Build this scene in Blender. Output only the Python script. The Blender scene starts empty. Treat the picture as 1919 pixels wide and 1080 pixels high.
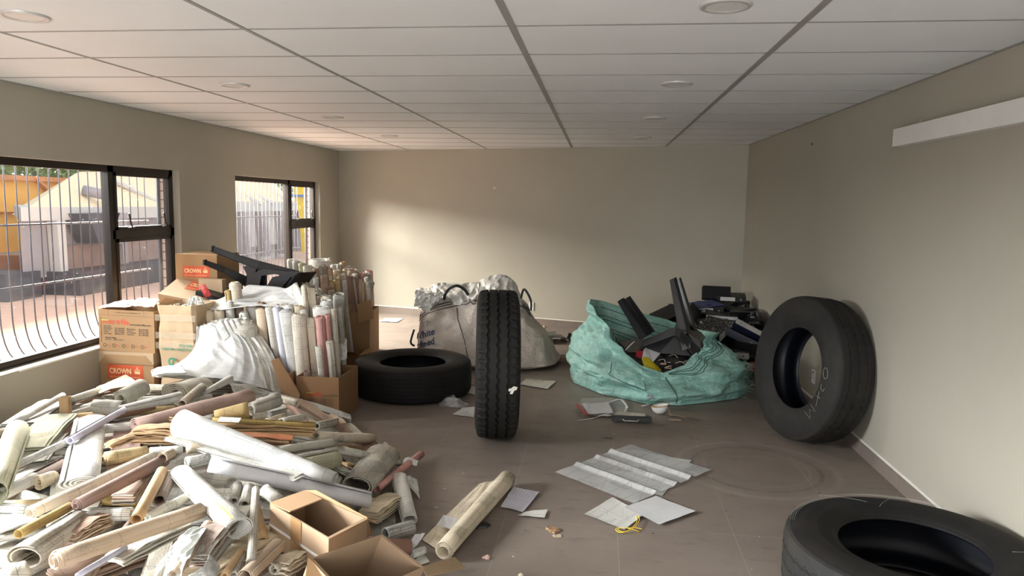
import bpy, math, random
from mathutils import Vector, Matrix, noise
sc = bpy.context.scene
COL = sc.collection
PI = math.pi
# ------------------------------------------------------------------ camera
EYE = Vector((0, 0, 1.677)); FPX = 1364.54
YAW, PITCH, ROLL = -.1184, -.1153, .0166
_cy, _sy, _cp, _sp = math.cos(YAW), math.sin(YAW), math.cos(PITCH), math.sin(PITCH)
FW = Vector((_sy*_cp, _cy*_cp, _sp)); _r = Vector((_cy, -_sy, 0)); _u = _r.cross(FW)
RT = _r*math.cos(ROLL)+_u*math.sin(ROLL); UP = -_r*math.sin(ROLL)+_u*math.cos(ROLL)
cd = bpy.data.cameras.new('camera'); cam = bpy.data.objects.new('camera', cd); COL.objects.link(cam)
cd.sensor_width = 36; cd.sensor_fit = 'HORIZONTAL'; cd.lens = FPX*36/1919; cd.clip_end = 200; cd.clip_start = .05
cam.matrix_world = Matrix(((RT.x, UP.x, -FW.x, EYE.x), (RT.y, UP.y, -FW.y, EYE.y), (RT.z, UP.z, -FW.z, EYE.z), (0, 0, 0, 1)))
sc.camera = cam
# ------------------------------------------------------------------ sky, daylight, exposure
w = bpy.data.worlds.new('sky'); sc.world = w; w.use_nodes = True
nt = w.node_tree; nt.nodes.clear()
wo = nt.nodes.new('ShaderNodeOutputWorld'); wb = nt.nodes.new('ShaderNodeBackground')
wr = nt.nodes.new('ShaderNodeValToRGB'); wx = nt.nodes.new('ShaderNodeSeparateXYZ'); wc = nt.nodes.new('ShaderNodeTexCoord')
nt.links.new(wc.outputs['Generated'], wx.inputs[0]); nt.links.new(wx.outputs['Z'], wr.inputs[0])
wr.color_ramp.elements[0].color = (.95, .93, .90, 1); wr.color_ramp.elements[1].color = (.80, .88, 1, 1)
nt.links.new(wr.outputs[0], wb.inputs[0]); nt.links.new(wb.outputs[0], wo.inputs[0]); wb.inputs[1].default_value = 1.55

def area(name, loc, target, sx, sy, power, color=(1, 1, 1), spread=180):
    l = bpy.data.lights.new(name, 'AREA'); l.shape = 'RECTANGLE'; l.size = sx; l.size_y = sy; l.energy = power; l.color = color
    l.spread = math.radians(spread)
    o = bpy.data.objects.new(name, l); COL.objects.link(o); o.location = loc
    o.rotation_euler = (Vector(target)-Vector(loc)).to_track_quat('-Z', 'Y').to_euler()
    return o
# open sky above the yard, seen from the two windows
area('daylight_window_front', (-6.2, 5.3, 3.6), (-1.5, 5.4, .7), 3.4, 2.4, 250, (1, .97, .93))
area('daylight_window_rear', (-6.0, 8.6, 3.2), (-1.6, 9.0, .8), 3.0, 2.2, 2600, (1, .95, .86))
area('daylight_window_near', (-6.4, 1.7, 2.7), (1.8, 1.9, .8), 3.0, 1.8, 1250, (.96, .985, 1), 100)
# daylight coming in through the wide doorway behind the camera, plus an added ceiling fill
area('daylight_doorway', (-.9, -2.4, 1.9), (-.9, 4.0, .9), 4.6, 2.4, 55, (.97, .98, 1))
area('ceiling_bounce_fill', (-.9, -3.0, .35), (-.9, 2.2, 2.4), 4.6, 1.6, 230, (1, .985, .96))  # added lamp aimed up to brighten the ceiling, standing for forecourt bounce
sun = bpy.data.lights.new('hazy_sun', 'SUN'); sun.energy = .8; sun.angle = math.radians(25); sun.color = (1, .95, .86)
so = bpy.data.objects.new('hazy_sun', sun); COL.objects.link(so); so.rotation_euler = Vector((-.55, .25, -1)).to_track_quat('-Z', 'Y').to_euler()
vs = sc.view_settings; sc.display_settings.display_device = 'sRGB'
vs.view_transform = 'Standard'; vs.look = 'None'; vs.gamma = 1; vs.use_curve_mapping = False; vs.exposure = 0.0

# ------------------------------------------------------------------ pixel -> place
def ray(x, y): return FW+RT*((x-959.5)/FPX)-UP*((y-540)/FPX)
def onz(x, y, z=0.):
    d = ray(x, y); return EYE+d*((z-EYE.z)/d.z)
def aty(x, y, Y):
    d = ray(x, y); return EYE+d*(Y/d.y)
def atx(x, y, X):
    d = ray(x, y); return EYE+d*(X/d.x)
LW0, LWS = -3.9366, -.0049      # left wall  X = LW0 + LWS*Y
RW0, RWS = 1.9124, -.0157       # right wall
BW0, BWS = 9.7547, -.2799       # back wall  Y = BW0 + BWS*X
CEIL = 2.434
def lwx(Y, off=0): return LW0+LWS*Y-off
def rwx(Y, off=0): return RW0+RWS*Y-off
def onleft(x, y, off=0):
    d = ray(x, y); t = (LW0-off)/(d.x-LWS*d.y); return EYE+d*t
def onright(x, y, off=0):
    d = ray(x, y); t = (RW0-off)/(d.x-RWS*d.y); return EYE+d*t
def onback(x, y, off=0):
    d = ray(x, y); t = (BW0-off)/(d.y-BWS*d.x); return EYE+d*t

# ------------------------------------------------------------------ mesh helpers
class MB:
    def __init__(s): s.v = []; s.f = []; s.m = []; s.uv = []; s.sm = []; s.cm = 0; s.cs = False
    def face(s, idx, uv=None):
        s.f.append(tuple(idx)); s.m.append(s.cm); s.sm.append(s.cs); s.uv.append(uv)
    def add(s, vs, fs, uvs=None):
        b = len(s.v); s.v += [Vector(p) for p in vs]
        for i, f in enumerate(fs): s.face([b+k for k in f], uvs[i] if uvs else None)
    def box(s, c, d, M=None):
        c = Vector(c); x, y, z = d[0]/2, d[1]/2, d[2]/2
        vs = [Vector((i*x, j*y, k*z)) for i in (-1, 1) for j in (-1, 1) for k in (-1, 1)]
        vs = [(M @ p if M else p)+c for p in vs]
        fs = [(0, 1, 3, 2), (4, 6, 7, 5), (0, 4, 5, 1), (2, 3, 7, 6), (0, 2, 6, 4), (1, 5, 7, 3)]
        D = (2*x, 2*y, 2*z); ax = [(1, 2), (1, 2), (0, 2), (0, 2), (0, 1), (0, 1)]
        loc = [(i*x, j*y, k*z) for i in (-1, 1) for j in (-1, 1) for k in (-1, 1)]
        uvs = [[(loc[q][a], loc[q][b]) for q in f] for f, (a, b) in zip(fs, ax)]
        s.add(vs, fs, uvs)
    def bx(s, x0, x1, y0, y1, z0, z1): s.box(((x0+x1)/2, (y0+y1)/2, (z0+z1)/2), (abs(x1-x0), abs(y1-y0), abs(z1-z0)))
    def hexa(s, lo, hi):   # prism between two quads/polygons with the same count
        n = len(lo); vs = list(lo)+list(hi)
        fs = [tuple(reversed(range(n))), tuple(range(n, 2*n))]+[(i, (i+1) % n, n+(i+1) % n, n+i) for i in range(n)]
        s.add(vs, fs)
    def ext(s, poly, d):   # extrude a polygon of points by vector d
        d = Vector(d); s.hexa([Vector(p) for p in poly], [Vector(p)+d for p in poly])
    def tube(s, pts, r, n=8, cap=True, rr=None):
        pts = [Vector(p) for p in pts]; b = len(s.v); up = None; m = len(pts)
        for i, p in enumerate(pts):
            t = (pts[min(i+1, m-1)]-pts[max(i-1, 0)]).normalized()
            if up is None: up = t.orthogonal().normalized()
            else: up = (up-t*up.dot(t)); up = up.normalized() if up.length > 1e-6 else t.orthogonal().normalized()
            q = t.cross(up); R = rr[i] if rr else r
            for k in range(n):
                a = 2*PI*k/n; s.v.append(p+up*(R*math.cos(a))+q*(R*math.sin(a)))
        for i in range(m-1):
            for k in range(n):
                s.face((b+i*n+k, b+i*n+(k+1) % n, b+(i+1)*n+(k+1) % n, b+(i+1)*n+k))
        if cap: s.face([b+k for k in reversed(range(n))]); s.face([b+(m-1)*n+k for k in range(n)])
    def grid(s, F, nu, nv, usz=1, vsz=1, th=0., closeu=False):   # F(u,v) -> point
        b = len(s.v)
        P = [[Vector(F(i/nu, j/nv)) for j in range(nv+1)] for i in range(nu+1)]
        for row in P: s.v += row
        W = nv+1
        for i in range(nu):
            for j in range(nv):
                s.face((b+i*W+j, b+(i+1)*W+j, b+(i+1)*W+j+1, b+i*W+j+1),
                       [(i/nu*usz, j/nv*vsz), ((i+1)/nu*usz, j/nv*vsz), ((i+1)/nu*usz, (j+1)/nv*vsz), (i/nu*usz, (j+1)/nv*vsz)])
    def build(s, name, mats, parent=None, smooth=None):
        me = bpy.data.meshes.new(name); me.from_pydata([tuple(p) for p in s.v], [], s.f)
        if not isinstance(mats, (list, tuple)): mats = [mats]
        for m_ in mats: me.materials.append(m_)
        me.polygons.foreach_set('material_index', s.m)
        me.polygons.foreach_set('use_smooth', [True]*len(s.f) if smooth else s.sm)
        if any(u for u in s.uv):
            L = me.uv_layers.new(name='UVMap'); k = 0; flat = []
            for f, u in zip(s.f, s.uv):
                flat += [c for q in (u if u else [(0, 0)]*len(f)) for c in q]
            L.data.foreach_set('uv', flat)
        me.update(); o = bpy.data.objects.new(name, me); COL.objects.link(o)
        if parent: o.parent = parent
        return o
def tag(o, label=None, cat=None, group=None, kind=None):
    if label: o['label'] = label
    if cat: o['category'] = cat
    if group: o['group'] = group
    if kind: o['kind'] = kind
    return o
def empty(name, loc=(0, 0, 0), rot=(0, 0, 0)):
    o = bpy.data.objects.new(name, None); COL.objects.link(o); o.location = loc; o.rotation_euler = rot; o.empty_display_size = .1
    return o
def empM(name, M):
    o = bpy.data.objects.new(name, None); COL.objects.link(o); o.matrix_world = M; o.empty_display_size = .1; return o
def kids(o): return [c for c in COL.objects if c.parent == o]
def copy_tree(o, parent=None):
    c = o.copy(); COL.objects.link(c); c.parent = parent
    for ch in kids(o): copy_tree(ch, c)
    return c
def frame(p, x, z):    # matrix with origin p, x axis along x, z as close as possible to z
    x = Vector(x).normalized(); z = Vector(z); y = z.cross(x).normalized(); z = x.cross(y)
    return Matrix(((x.x, y.x, z.x, p[0]), (x.y, y.y, z.y, p[1]), (x.z, y.z, z.z, p[2]), (0, 0, 0, 1)))
def text_verts(txt, size=1., align='LEFT', bold=0.):
    c = bpy.data.curves.new('txt', 'FONT'); c.body = txt; c.size = size; c.align_x = align; c.resolution_u = 3; c.offset = bold
    o = bpy.data.objects.new('txt', c); COL.objects.link(o)
    dg = bpy.context.evaluated_depsgraph_get(); me = bpy.data.meshes.new_from_object(o.evaluated_get(dg))
    vs = [v.co.copy() for v in me.vertices]; fs = [tuple(p.vertices) for p in me.polygons]
    bpy.data.objects.remove(o); bpy.data.curves.remove(c); bpy.data.meshes.remove(me)
    return vs, fs
def put_text(mb, txt, size, fn, align='LEFT', bold=0.):   # fn maps (x,y) of the lettering to a point
    vs, fs = text_verts(txt, size, align, bold); mb.add([fn(v.x, v.y) for v in vs], fs)

# ------------------------------------------------------------------ materials
MATS = {}
def nodes(name):
    m = bpy.data.materials.new(name); m.use_nodes = True; t = m.node_tree; b = t.nodes['Principled BSDF']; MATS[name] = m
    return m, t, b
def N(t, typ, **kw):
    n = t.nodes.new(typ)
    for k, v in kw.items():
        if k.startswith('i_'):
            n.inputs[k[2:].replace('_', ' ')].default_value = v
        elif k[0] == 'n' and k[1:].isdigit(): n.inputs[int(k[1:])].default_value = v
        else: setattr(n, k, v)
    return n
def math_(t, op, a, b=None, c=None):
    n = t.nodes.new('ShaderNodeMath'); n.operation = op
    for i, v in enumerate((a, b, c)):
        if v is None: continue
        if isinstance(v, (int, float)): n.inputs[i].default_value = v
        else: t.links.new(v, n.inputs[i])
    return n.outputs[0]
def mixc(t, f, a, b, mode='MIX'):
    n = t.nodes.new('ShaderNodeMix'); n.data_type = 'RGBA'; n.blend_type = mode
    for s_, v in ((n.inputs[0], f), (n.inputs[6], a), (n.inputs[7], b)):
        if isinstance(v, (int, float)): s_.default_value = v
        elif isinstance(v, tuple): s_.default_value = (*v[:3], 1)
        else: t.links.new(v, s_)
    return n.outputs[2]
def coords(t, kind='Object', scale=(1, 1, 1), jitter=False):
    c = t.nodes.new('ShaderNodeTexCoord'); m = t.nodes.new('ShaderNodeMapping'); m.inputs['Scale'].default_value = scale
    t.links.new(c.outputs[kind], m.inputs[0])
    if jitter:
        oi = t.nodes.new('ShaderNodeObjectInfo'); v = t.nodes.new('ShaderNodeVectorMath'); v.operation = 'SCALE'
        cb = t.nodes.new('ShaderNodeCombineXYZ'); t.links.new(oi.outputs['Random'], cb.inputs[0])
        t.links.new(math_(t, 'MULTIPLY', oi.outputs['Random'], 7.3), cb.inputs[1]); cb.inputs[2].default_value = .5
        t.links.new(cb.outputs[0], v.inputs[0]); v.inputs['Scale'].default_value = 9.0
        t.links.new(v.outputs[0], m.inputs['Location'])
    return m.outputs[0]
def noise_(t, vec, scale, detail=3, rough=.5, out='Fac'):
    n = t.nodes.new('ShaderNodeTexNoise'); n.inputs['Scale'].default_value = scale; n.inputs['Detail'].default_value = detail
    n.inputs['Roughness'].default_value = rough; t.links.new(vec, n.inputs['Vector']); return n.outputs[out]
def ramp(t, f, stops):
    n = t.nodes.new('ShaderNodeValToRGB'); t.links.new(f, n.inputs[0]); e = n.color_ramp.elements
    while len(e) < len(stops): e.new(.5)
    for k, (p, c) in zip(e, stops): k.position = p; k.color = (*c[:3], 1) if isinstance(c, tuple) else (c, c, c, 1)
    return n.outputs[0]
def bump(t, b, h, strength=.3, dist=.01):
    n = t.nodes.new('ShaderNodeBump'); n.inputs['Strength'].default_value = strength; n.inputs['Distance'].default_value = dist
    t.links.new(h, n.inputs['Height']); t.links.new(n.outputs[0], b.inputs['Normal'])
def plain(name, col, rough=.6, var=.12, scale=6, metal=0, spec=.5, bmp=0, bscale=40, jitter=False, kind='Object'):
    m, t, b = nodes(name); v = coords(t, kind, jitter=jitter); n = noise_(t, v, scale, 4, .6)
    d = tuple(c*(1-var*1.6) for c in col); h = tuple(min(1, c*(1+var)) for c in col)
    t.links.new(ramp(t, n, [(.3, d), (.7, h)]), b.inputs['Base Color'])
    b.inputs['Roughness'].default_value = rough; b.inputs['Metallic'].default_value = metal; b.inputs['Specular IOR Level'].default_value = spec
    if bmp: bump(t, b, noise_(t, v, bscale, 3), bmp, .01)
    return m
def sheen(m, t, b): pass

# painted plaster with scuffs and faint vertical roller marks
def wallmat(name, col):
    m, t, b = nodes(name); v = coords(t); n = noise_(t, v, .9, 5, .6); n2 = noise_(t, v, 14, 4, .6)
    base = ramp(t, n, [(.3, tuple(c*.90 for c in col)), (.75, col)])
    spot = ramp(t, noise_(t, v, 3.1, 6, .75), [(.69, 0.), (.76, 1.)])
    vs_ = coords(t, scale=(1, 1, 4)); k = math_(t, 'MULTIPLY', spot, .22)
    c = mixc(t, k, base, tuple(x*.55 for x in col))
    t.links.new(c, b.inputs['Base Color']); b.inputs['Roughness'].default_value = .55; b.inputs['Specular IOR Level'].default_value = .35
    bump(t, b, n2, .08, .01); return m
WALL = wallmat('painted_plaster', (.385, .362, .300))
CEILM = plain('ceiling_board', (.74, .762, .785), .6, .03, .8)
GRIDM = plain('ceiling_tee', (.27, .265, .25), .5, .05, 3)
GAPM = plain('ceiling_gap', (.2, .2, .195), .8, .05)
# floor: dusty taupe porcelain tiles 0.6 x 1.2 m with thin pale joints
def floormat():
    m, t, b = nodes('floor_tile'); v = coords(t)
    br = N(t, 'ShaderNodeTexBrick'); br.offset = 0; br.squash = 1
    mp = t.nodes.new('ShaderNodeMapping'); t.links.new(v, mp.inputs[0])
    mp.inputs['Location'].default_value = (-(.135+.0015), -(3.693+.0015), 0)
    br.inputs['Scale'].default_value = 1; br.inputs['Brick Width'].default_value = .597; br.inputs['Row Height'].default_value = 1.225
    br.inputs['Mortar Size'].default_value = .0022; br.inputs['Mortar Smooth'].default_value = .1
    br.inputs['Color1'].default_value = (.185, .150, .126, 1); br.inputs['Color2'].default_value = (.198, .160, .134, 1); br.inputs['Mortar'].default_value = (.27, .235, .20, 1)
    t.links.new(mp.outputs[0], br.inputs['Vector'])
    dust = ramp(t, noise_(t, v, 1.3, 6, .62), [(.35, 0.), (.7, 1.)])
    c = mixc(t, math_(t, 'MULTIPLY', dust, .55), br.outputs['Color'], (.27, .226, .192))
    sm = ramp(t, noise_(t, coords(t, scale=(1, 2.4, 1)), 5, 6, .7), [(.56, 0.), (.66, 1.)])
    c = mixc(t, math_(t, 'MULTIPLY', sm, .35), c, (.085, .068, .057))
    # ring left by a tyre
    sx = N(t, 'ShaderNodeVectorMath'); sx.operation = 'DISTANCE'; t.links.new(v, sx.inputs[0]); sx.inputs[1].default_value = (1.05, 4.72, 0)
    for r0, w0, k0 in ((.50, .035, .5), (.40, .02, .4), (.33, .012, .3)):
        d = math_(t, 'ABSOLUTE', math_(t, 'SUBTRACT', sx.outputs['Value'], r0))
        ring = math_(t, 'SUBTRACT', 1., math_(t, 'MINIMUM', math_(t, 'DIVIDE', d, w0), 1.))
        ring = math_(t, 'MULTIPLY', ring, math_(t, 'MULTIPLY', noise_(t, v, 4, 3), k0*1.6))
        c = mixc(t, ring, c, (.30, .26, .225) if r0 != .40 else (.07, .06, .05))
    sp = ramp(t, noise_(t, v, 60, 2, .5), [(.74, 0.), (.78, 1.)])
    c = mixc(t, math_(t, 'MULTIPLY', sp, .6), c, (.4, .36, .31))
    t.links.new(c, b.inputs['Base Color'])
    t.links.new(ramp(t, noise_(t, v, 3, 5, .6), [(.3, .42), (.7, .62)]), b.inputs['Roughness'])
    b.inputs['Specular IOR Level'].default_value = .4; bump(t, b, noise_(t, v, 30, 3), .04, .01)
    return m
FLOOR = floormat()
SKIRT = plain('skirting_tile', (.20, .165, .14), .4, .1, 2)
GROUT = plain('skirting_grout', (.62, .60, .55), .6, .06)
SILL = plain('sill_plaster', (.80, .76, .68), .6, .05, 3)
BRONZE = plain('dark_bronze_frame', (.018, .013, .010), .35, .1, 4, .2)
BARM = plain('grey_painted_bar', (.055, .052, .07), .45, .08, 5)
WHITE = plain('white_plastic', (.74, .74, .72), .4, .04, 3)
def glassmat(name, spots=True):
    m, t, b = nodes(name); o = t.nodes['Material Output']; tr = t.nodes.new('ShaderNodeBsdfTransparent'); gl = t.nodes.new('ShaderNodeBsdfGlossy')
    gl.inputs['Roughness'].default_value = .05; mx = t.nodes.new('ShaderNodeMixShader'); mx.inputs[0].default_value = .03; t.links.new(tr.outputs[0], mx.inputs[1]); t.links.new(gl.outputs[0], mx.inputs[2])
    # dust film and white paint specks on the pane
    df = t.nodes.new('ShaderNodeBsdfDiffuse'); df.inputs[0].default_value = (.85, .85, .9, 1); tl = t.nodes.new('ShaderNodeBsdfTranslucent'); tl.inputs[0].default_value = (.9, .9, .92, 1)
    ad = t.nodes.new('ShaderNodeMixShader'); ad.inputs[0].default_value = .6; t.links.new(df.outputs[0], ad.inputs[1]); t.links.new(tl.outputs[0], ad.inputs[2])
    v = coords(t); vo = t.nodes.new('ShaderNodeTexVoronoi'); vo.inputs['Scale'].default_value = 22; t.links.new(v, vo.inputs['Vector'])
    dots = math_(t, 'LESS_THAN', vo.outputs['Distance'], .085)
    zone = ramp(t, noise_(t, v, 2.2, 3), [(.50, 0.), (.6, 1.)])
    film = math_(t, 'MULTIPLY_ADD', noise_(t, v, 3, 4, .6), .012, .0)
    k = math_(t, 'MAXIMUM', math_(t, 'MULTIPLY', math_(t, 'MULTIPLY', dots, zone), .35), film)
    m2 = t.nodes.new('ShaderNodeMixShader'); t.links.new(k, m2.inputs[0]); t.links.new(mx.outputs[0], m2.inputs[1]); t.links.new(ad.outputs[0], m2.inputs[2])
    t.links.new(m2.outputs[0], o.inputs[0]); return m
GLASS = glassmat('dusty_glass')
# ================================================================== the room
def struct(name, mb, mats, parent=None, smooth=False):
    o = mb.build(name, mats, parent, smooth)
    if not parent: o['kind'] = 'structure'
    return o
Y0 = -1.6            # the room's near end, behind the camera
m = MB(); m.bx(-4.4, 2.3, Y0-.3, 11.2, -.12, 0); struct('floor', m, FLOOR)
# left wall with two window openings
W3 = (.54, 3.0); W1 = (4.08, 6.54); W2 = (7.62, 10.08); WZ = (.475, 1.938)
m = MB()
def lseg(y0, y1, z0, z1, o0=0., o1=.27, mb=None):
    q = mb or m
    q.hexa([(lwx(y0, o0), y0, z0), (lwx(y1, o0), y1, z0), (lwx(y1, o1), y1, z0), (lwx(y0, o1), y0, z0)],
           [(lwx(y0, o0), y0, z1), (lwx(y1, o0), y1, z1), (lwx(y1, o1), y1, z1), (lwx(y0, o1), y0, z1)])
for y0, y1 in ((Y0, W3[0]), (W3[1], W1[0]), (W1[1], W2[0]), (W2[1], 11.3)): lseg(y0, y1, 0, 2.6, 0, .15)
for a, b_ in (W1, W2, W3): lseg(a, b_, 0, WZ[0], 0, .15); lseg(a, b_, WZ[1], 2.6, 0, .15)
struct('wall_left', m, WALL)
BRICK = None
def brickmat():
    global BRICK
    mm, t, b = nodes('pale_face_brick'); v = coords(t)
    s = t.nodes.new('ShaderNodeSeparateXYZ'); t.links.new(v, s.inputs[0])
    c = t.nodes.new('ShaderNodeCombineXYZ'); t.links.new(math_(t, 'ADD', s.outputs[0], s.outputs[1]), c.inputs[0]); t.links.new(s.outputs[2], c.inputs[1])
    br = N(t, 'ShaderNodeTexBrick'); br.inputs['Scale'].default_value = 1; br.inputs['Brick Width'].default_value = .23; br.inputs['Row Height'].default_value = .083
    br.inputs['Mortar Size'].default_value = .006; br.inputs['Color1'].default_value = (.66, .53, .45, 1); br.inputs['Color2'].default_value = (.72, .60, .50, 1); br.inputs['Mortar'].default_value = (.22, .17, .17, 1)
    t.links.new(c.outputs[0], br.inputs['Vector']); t.links.new(br.outputs['Color'], b.inputs['Base Color']); b.inputs['Roughness'].default_value = .85
    BRICK = mm
brickmat()
m = MB()
for y0, y1 in ((Y0, W3[0]), (W3[1], W1[0]), (W1[1], W2[0]), (W2[1], 11.3)): lseg(y0, y1, -.1, 2.7, .152, .20)
for a, b_ in (W1, W2, W3): lseg(a, b_, -.1, WZ[0]-.01, .152, .21); lseg(a, b_, WZ[1], 2.7, .152, .20)
struct('wall_outside_left', m, BRICK)
# right wall, back wall, near wall with the doorway
m = MB(); m.hexa([(rwx(Y0), Y0, 0), (rwx(9.6), 9.6, 0), (rwx(9.6)+.2, 9.6, 0), (rwx(Y0)+.2, Y0, 0)],
                 [(rwx(Y0), Y0, 2.6), (rwx(9.6), 9.6, 2.6), (rwx(9.6)+.2, 9.6, 2.6), (rwx(Y0)+.2, Y0, 2.6)]); struct('wall_right', m, WALL)
def bwy(X, off=0): return BW0+BWS*X-off
m = MB(); m.hexa([(-4.3, bwy(-4.3), 0), (-4.3, bwy(-4.3)+.2, 0), (2.2, bwy(2.2)+.2, 0), (2.2, bwy(2.2), 0)],
                 [(-4.3, bwy(-4.3), 2.6), (-4.3, bwy(-4.3)+.2, 2.6), (2.2, bwy(2.2)+.2, 2.6), (2.2, bwy(2.2), 2.6)]); struct('wall_back', m, WALL)
m = MB(); m.bx(-4.2, -3.4, Y0-.2, Y0, 0, 2.6); m.bx(1.5, 2.2, Y0-.2, Y0, 0, 2.6); m.bx(-3.4, 1.5, Y0-.2, Y0, 2.36, 2.6); struct('wall_front', m, WALL)
# ceiling boards laid in a tee grid
XA, YA = -.4007, 3.1986
m = MB(); m.bx(-4.3, 2.2, Y0-.2, 11.2, CEIL+.010, CEIL+.09); m.cm = 1
i0, j0 = -4, -8
for i in range(-4, 3):
    for j in range(-8, 13):
        xa, xb = XA+1.2*i+.004, XA+1.2*(i+1)-.004; ya, yb = YA+.6*j+.005, YA+.6*(j+1)-.005
        lx = lwx((ya+yb)/2)+.002; rx = rwx((ya+yb)/2)-.002
        xa, xb = max(xa, lx), min(xb, rx)
        if xb-xa < .01: continue
        if ya > bwy(0)+1.2: continue
        m.bx(xa, xb, ya, yb, CEIL, CEIL+.02)
ce = struct('ceiling', m, [GAPM, CEILM])
m = MB()
for i, wd in ((-3, .010), (-2, .016), (-1, .020), (0, .03), (1, .03), (2, .01)):
    x = XA+1.2*i
    if lwx(5) < x < rwx(5): m.bx(x-wd/2, x+wd/2, Y0, bwy(x)+.02, CEIL-.004, CEIL+.012)
for j in range(-8, 13):
    y = YA+.6*j
    if y < bwy(lwx(5)): m.bx(lwx(y), min(rwx(y), (BW0-y)/-BWS if y > bwy(rwx(9)) else 9), y-.0075, y+.0075, CEIL-.0025, CEIL+.012)
struct('trim_1', m, GRIDM)
m = MB()   # wall angle around the ceiling
m.hexa([(lwx(Y0), Y0, CEIL-.006), (lwx(11), 11, CEIL-.006), (lwx(11)+.018, 11, CEIL-.006), (lwx(Y0)+.018, Y0, CEIL-.006)],
       [(lwx(Y0), Y0, CEIL+.002), (lwx(11), 11, CEIL+.002), (lwx(11)+.018, 11, CEIL+.002), (lwx(Y0)+.018, Y0, CEIL+.002)])
m.hexa([(rwx(Y0)-.012, Y0, CEIL-.006), (rwx(9.4)-.012, 9.4, CEIL-.006), (rwx(9.4), 9.4, CEIL-.006), (rwx(Y0), Y0, CEIL-.006)],
       [(rwx(Y0)-.012, Y0, CEIL+.002), (rwx(9.4)-.012, 9.4, CEIL+.002), (rwx(9.4), 9.4, CEIL+.002), (rwx(Y0), Y0, CEIL+.002)])
struct('trim_2', m, GRIDM)
# skirting tiles, with pale grout bead on top and joints
def skirt(name, p, q, nrm):
    p, q, nrm = Vector(p), Vector(q), Vector(nrm).normalized(); L = (q-p).length; d = (q-p)/L
    m = MB(); k = 0; s = 0
    while s < L:
        e = min(s+.597, L); a = p+d*(s+.002); b_ = p+d*(e-.001); t_ = nrm*.012
        m.cm = 0; m.hexa([a, b_, b_+t_, a+t_], [v+Vector((0, 0, .098)) for v in (a, b_, b_+t_, a+t_)]); s = e
    m.cm = 1; a, b_ = p, q; t_ = nrm*.010
    m.hexa([a, b_, b_+t_, a+t_], [v+Vector((0, 0, .096)) for v in (a, b_, b_+t_, a+t_)])
    t_ = nrm*.014; z0, z1 = Vector((0, 0, .098)), Vector((0, 0, .108))
    m.hexa([v+z0 for v in (a, b_, b_+t_, a+t_)], [a+z1, b_+z1, b_+z1+t_*.3, a+z1+t_*.3])
    struct(name, m, [SKIRT, GROUT])
skirt('baseboard_right', (rwx(-1.5), -1.5, 0), (rwx(9.2), 9.2, 0), (-1, 0, 0))
skirt('baseboard_back', (-3.98, bwy(-3.98), 0), (1.76, bwy(1.76), 0), (BWS, -1, 0))
skirt('baseboard_left', (lwx(-1.5), -1.5, 0), (lwx(10.8), 10.8, 0), (1, 0, 0))

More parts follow.
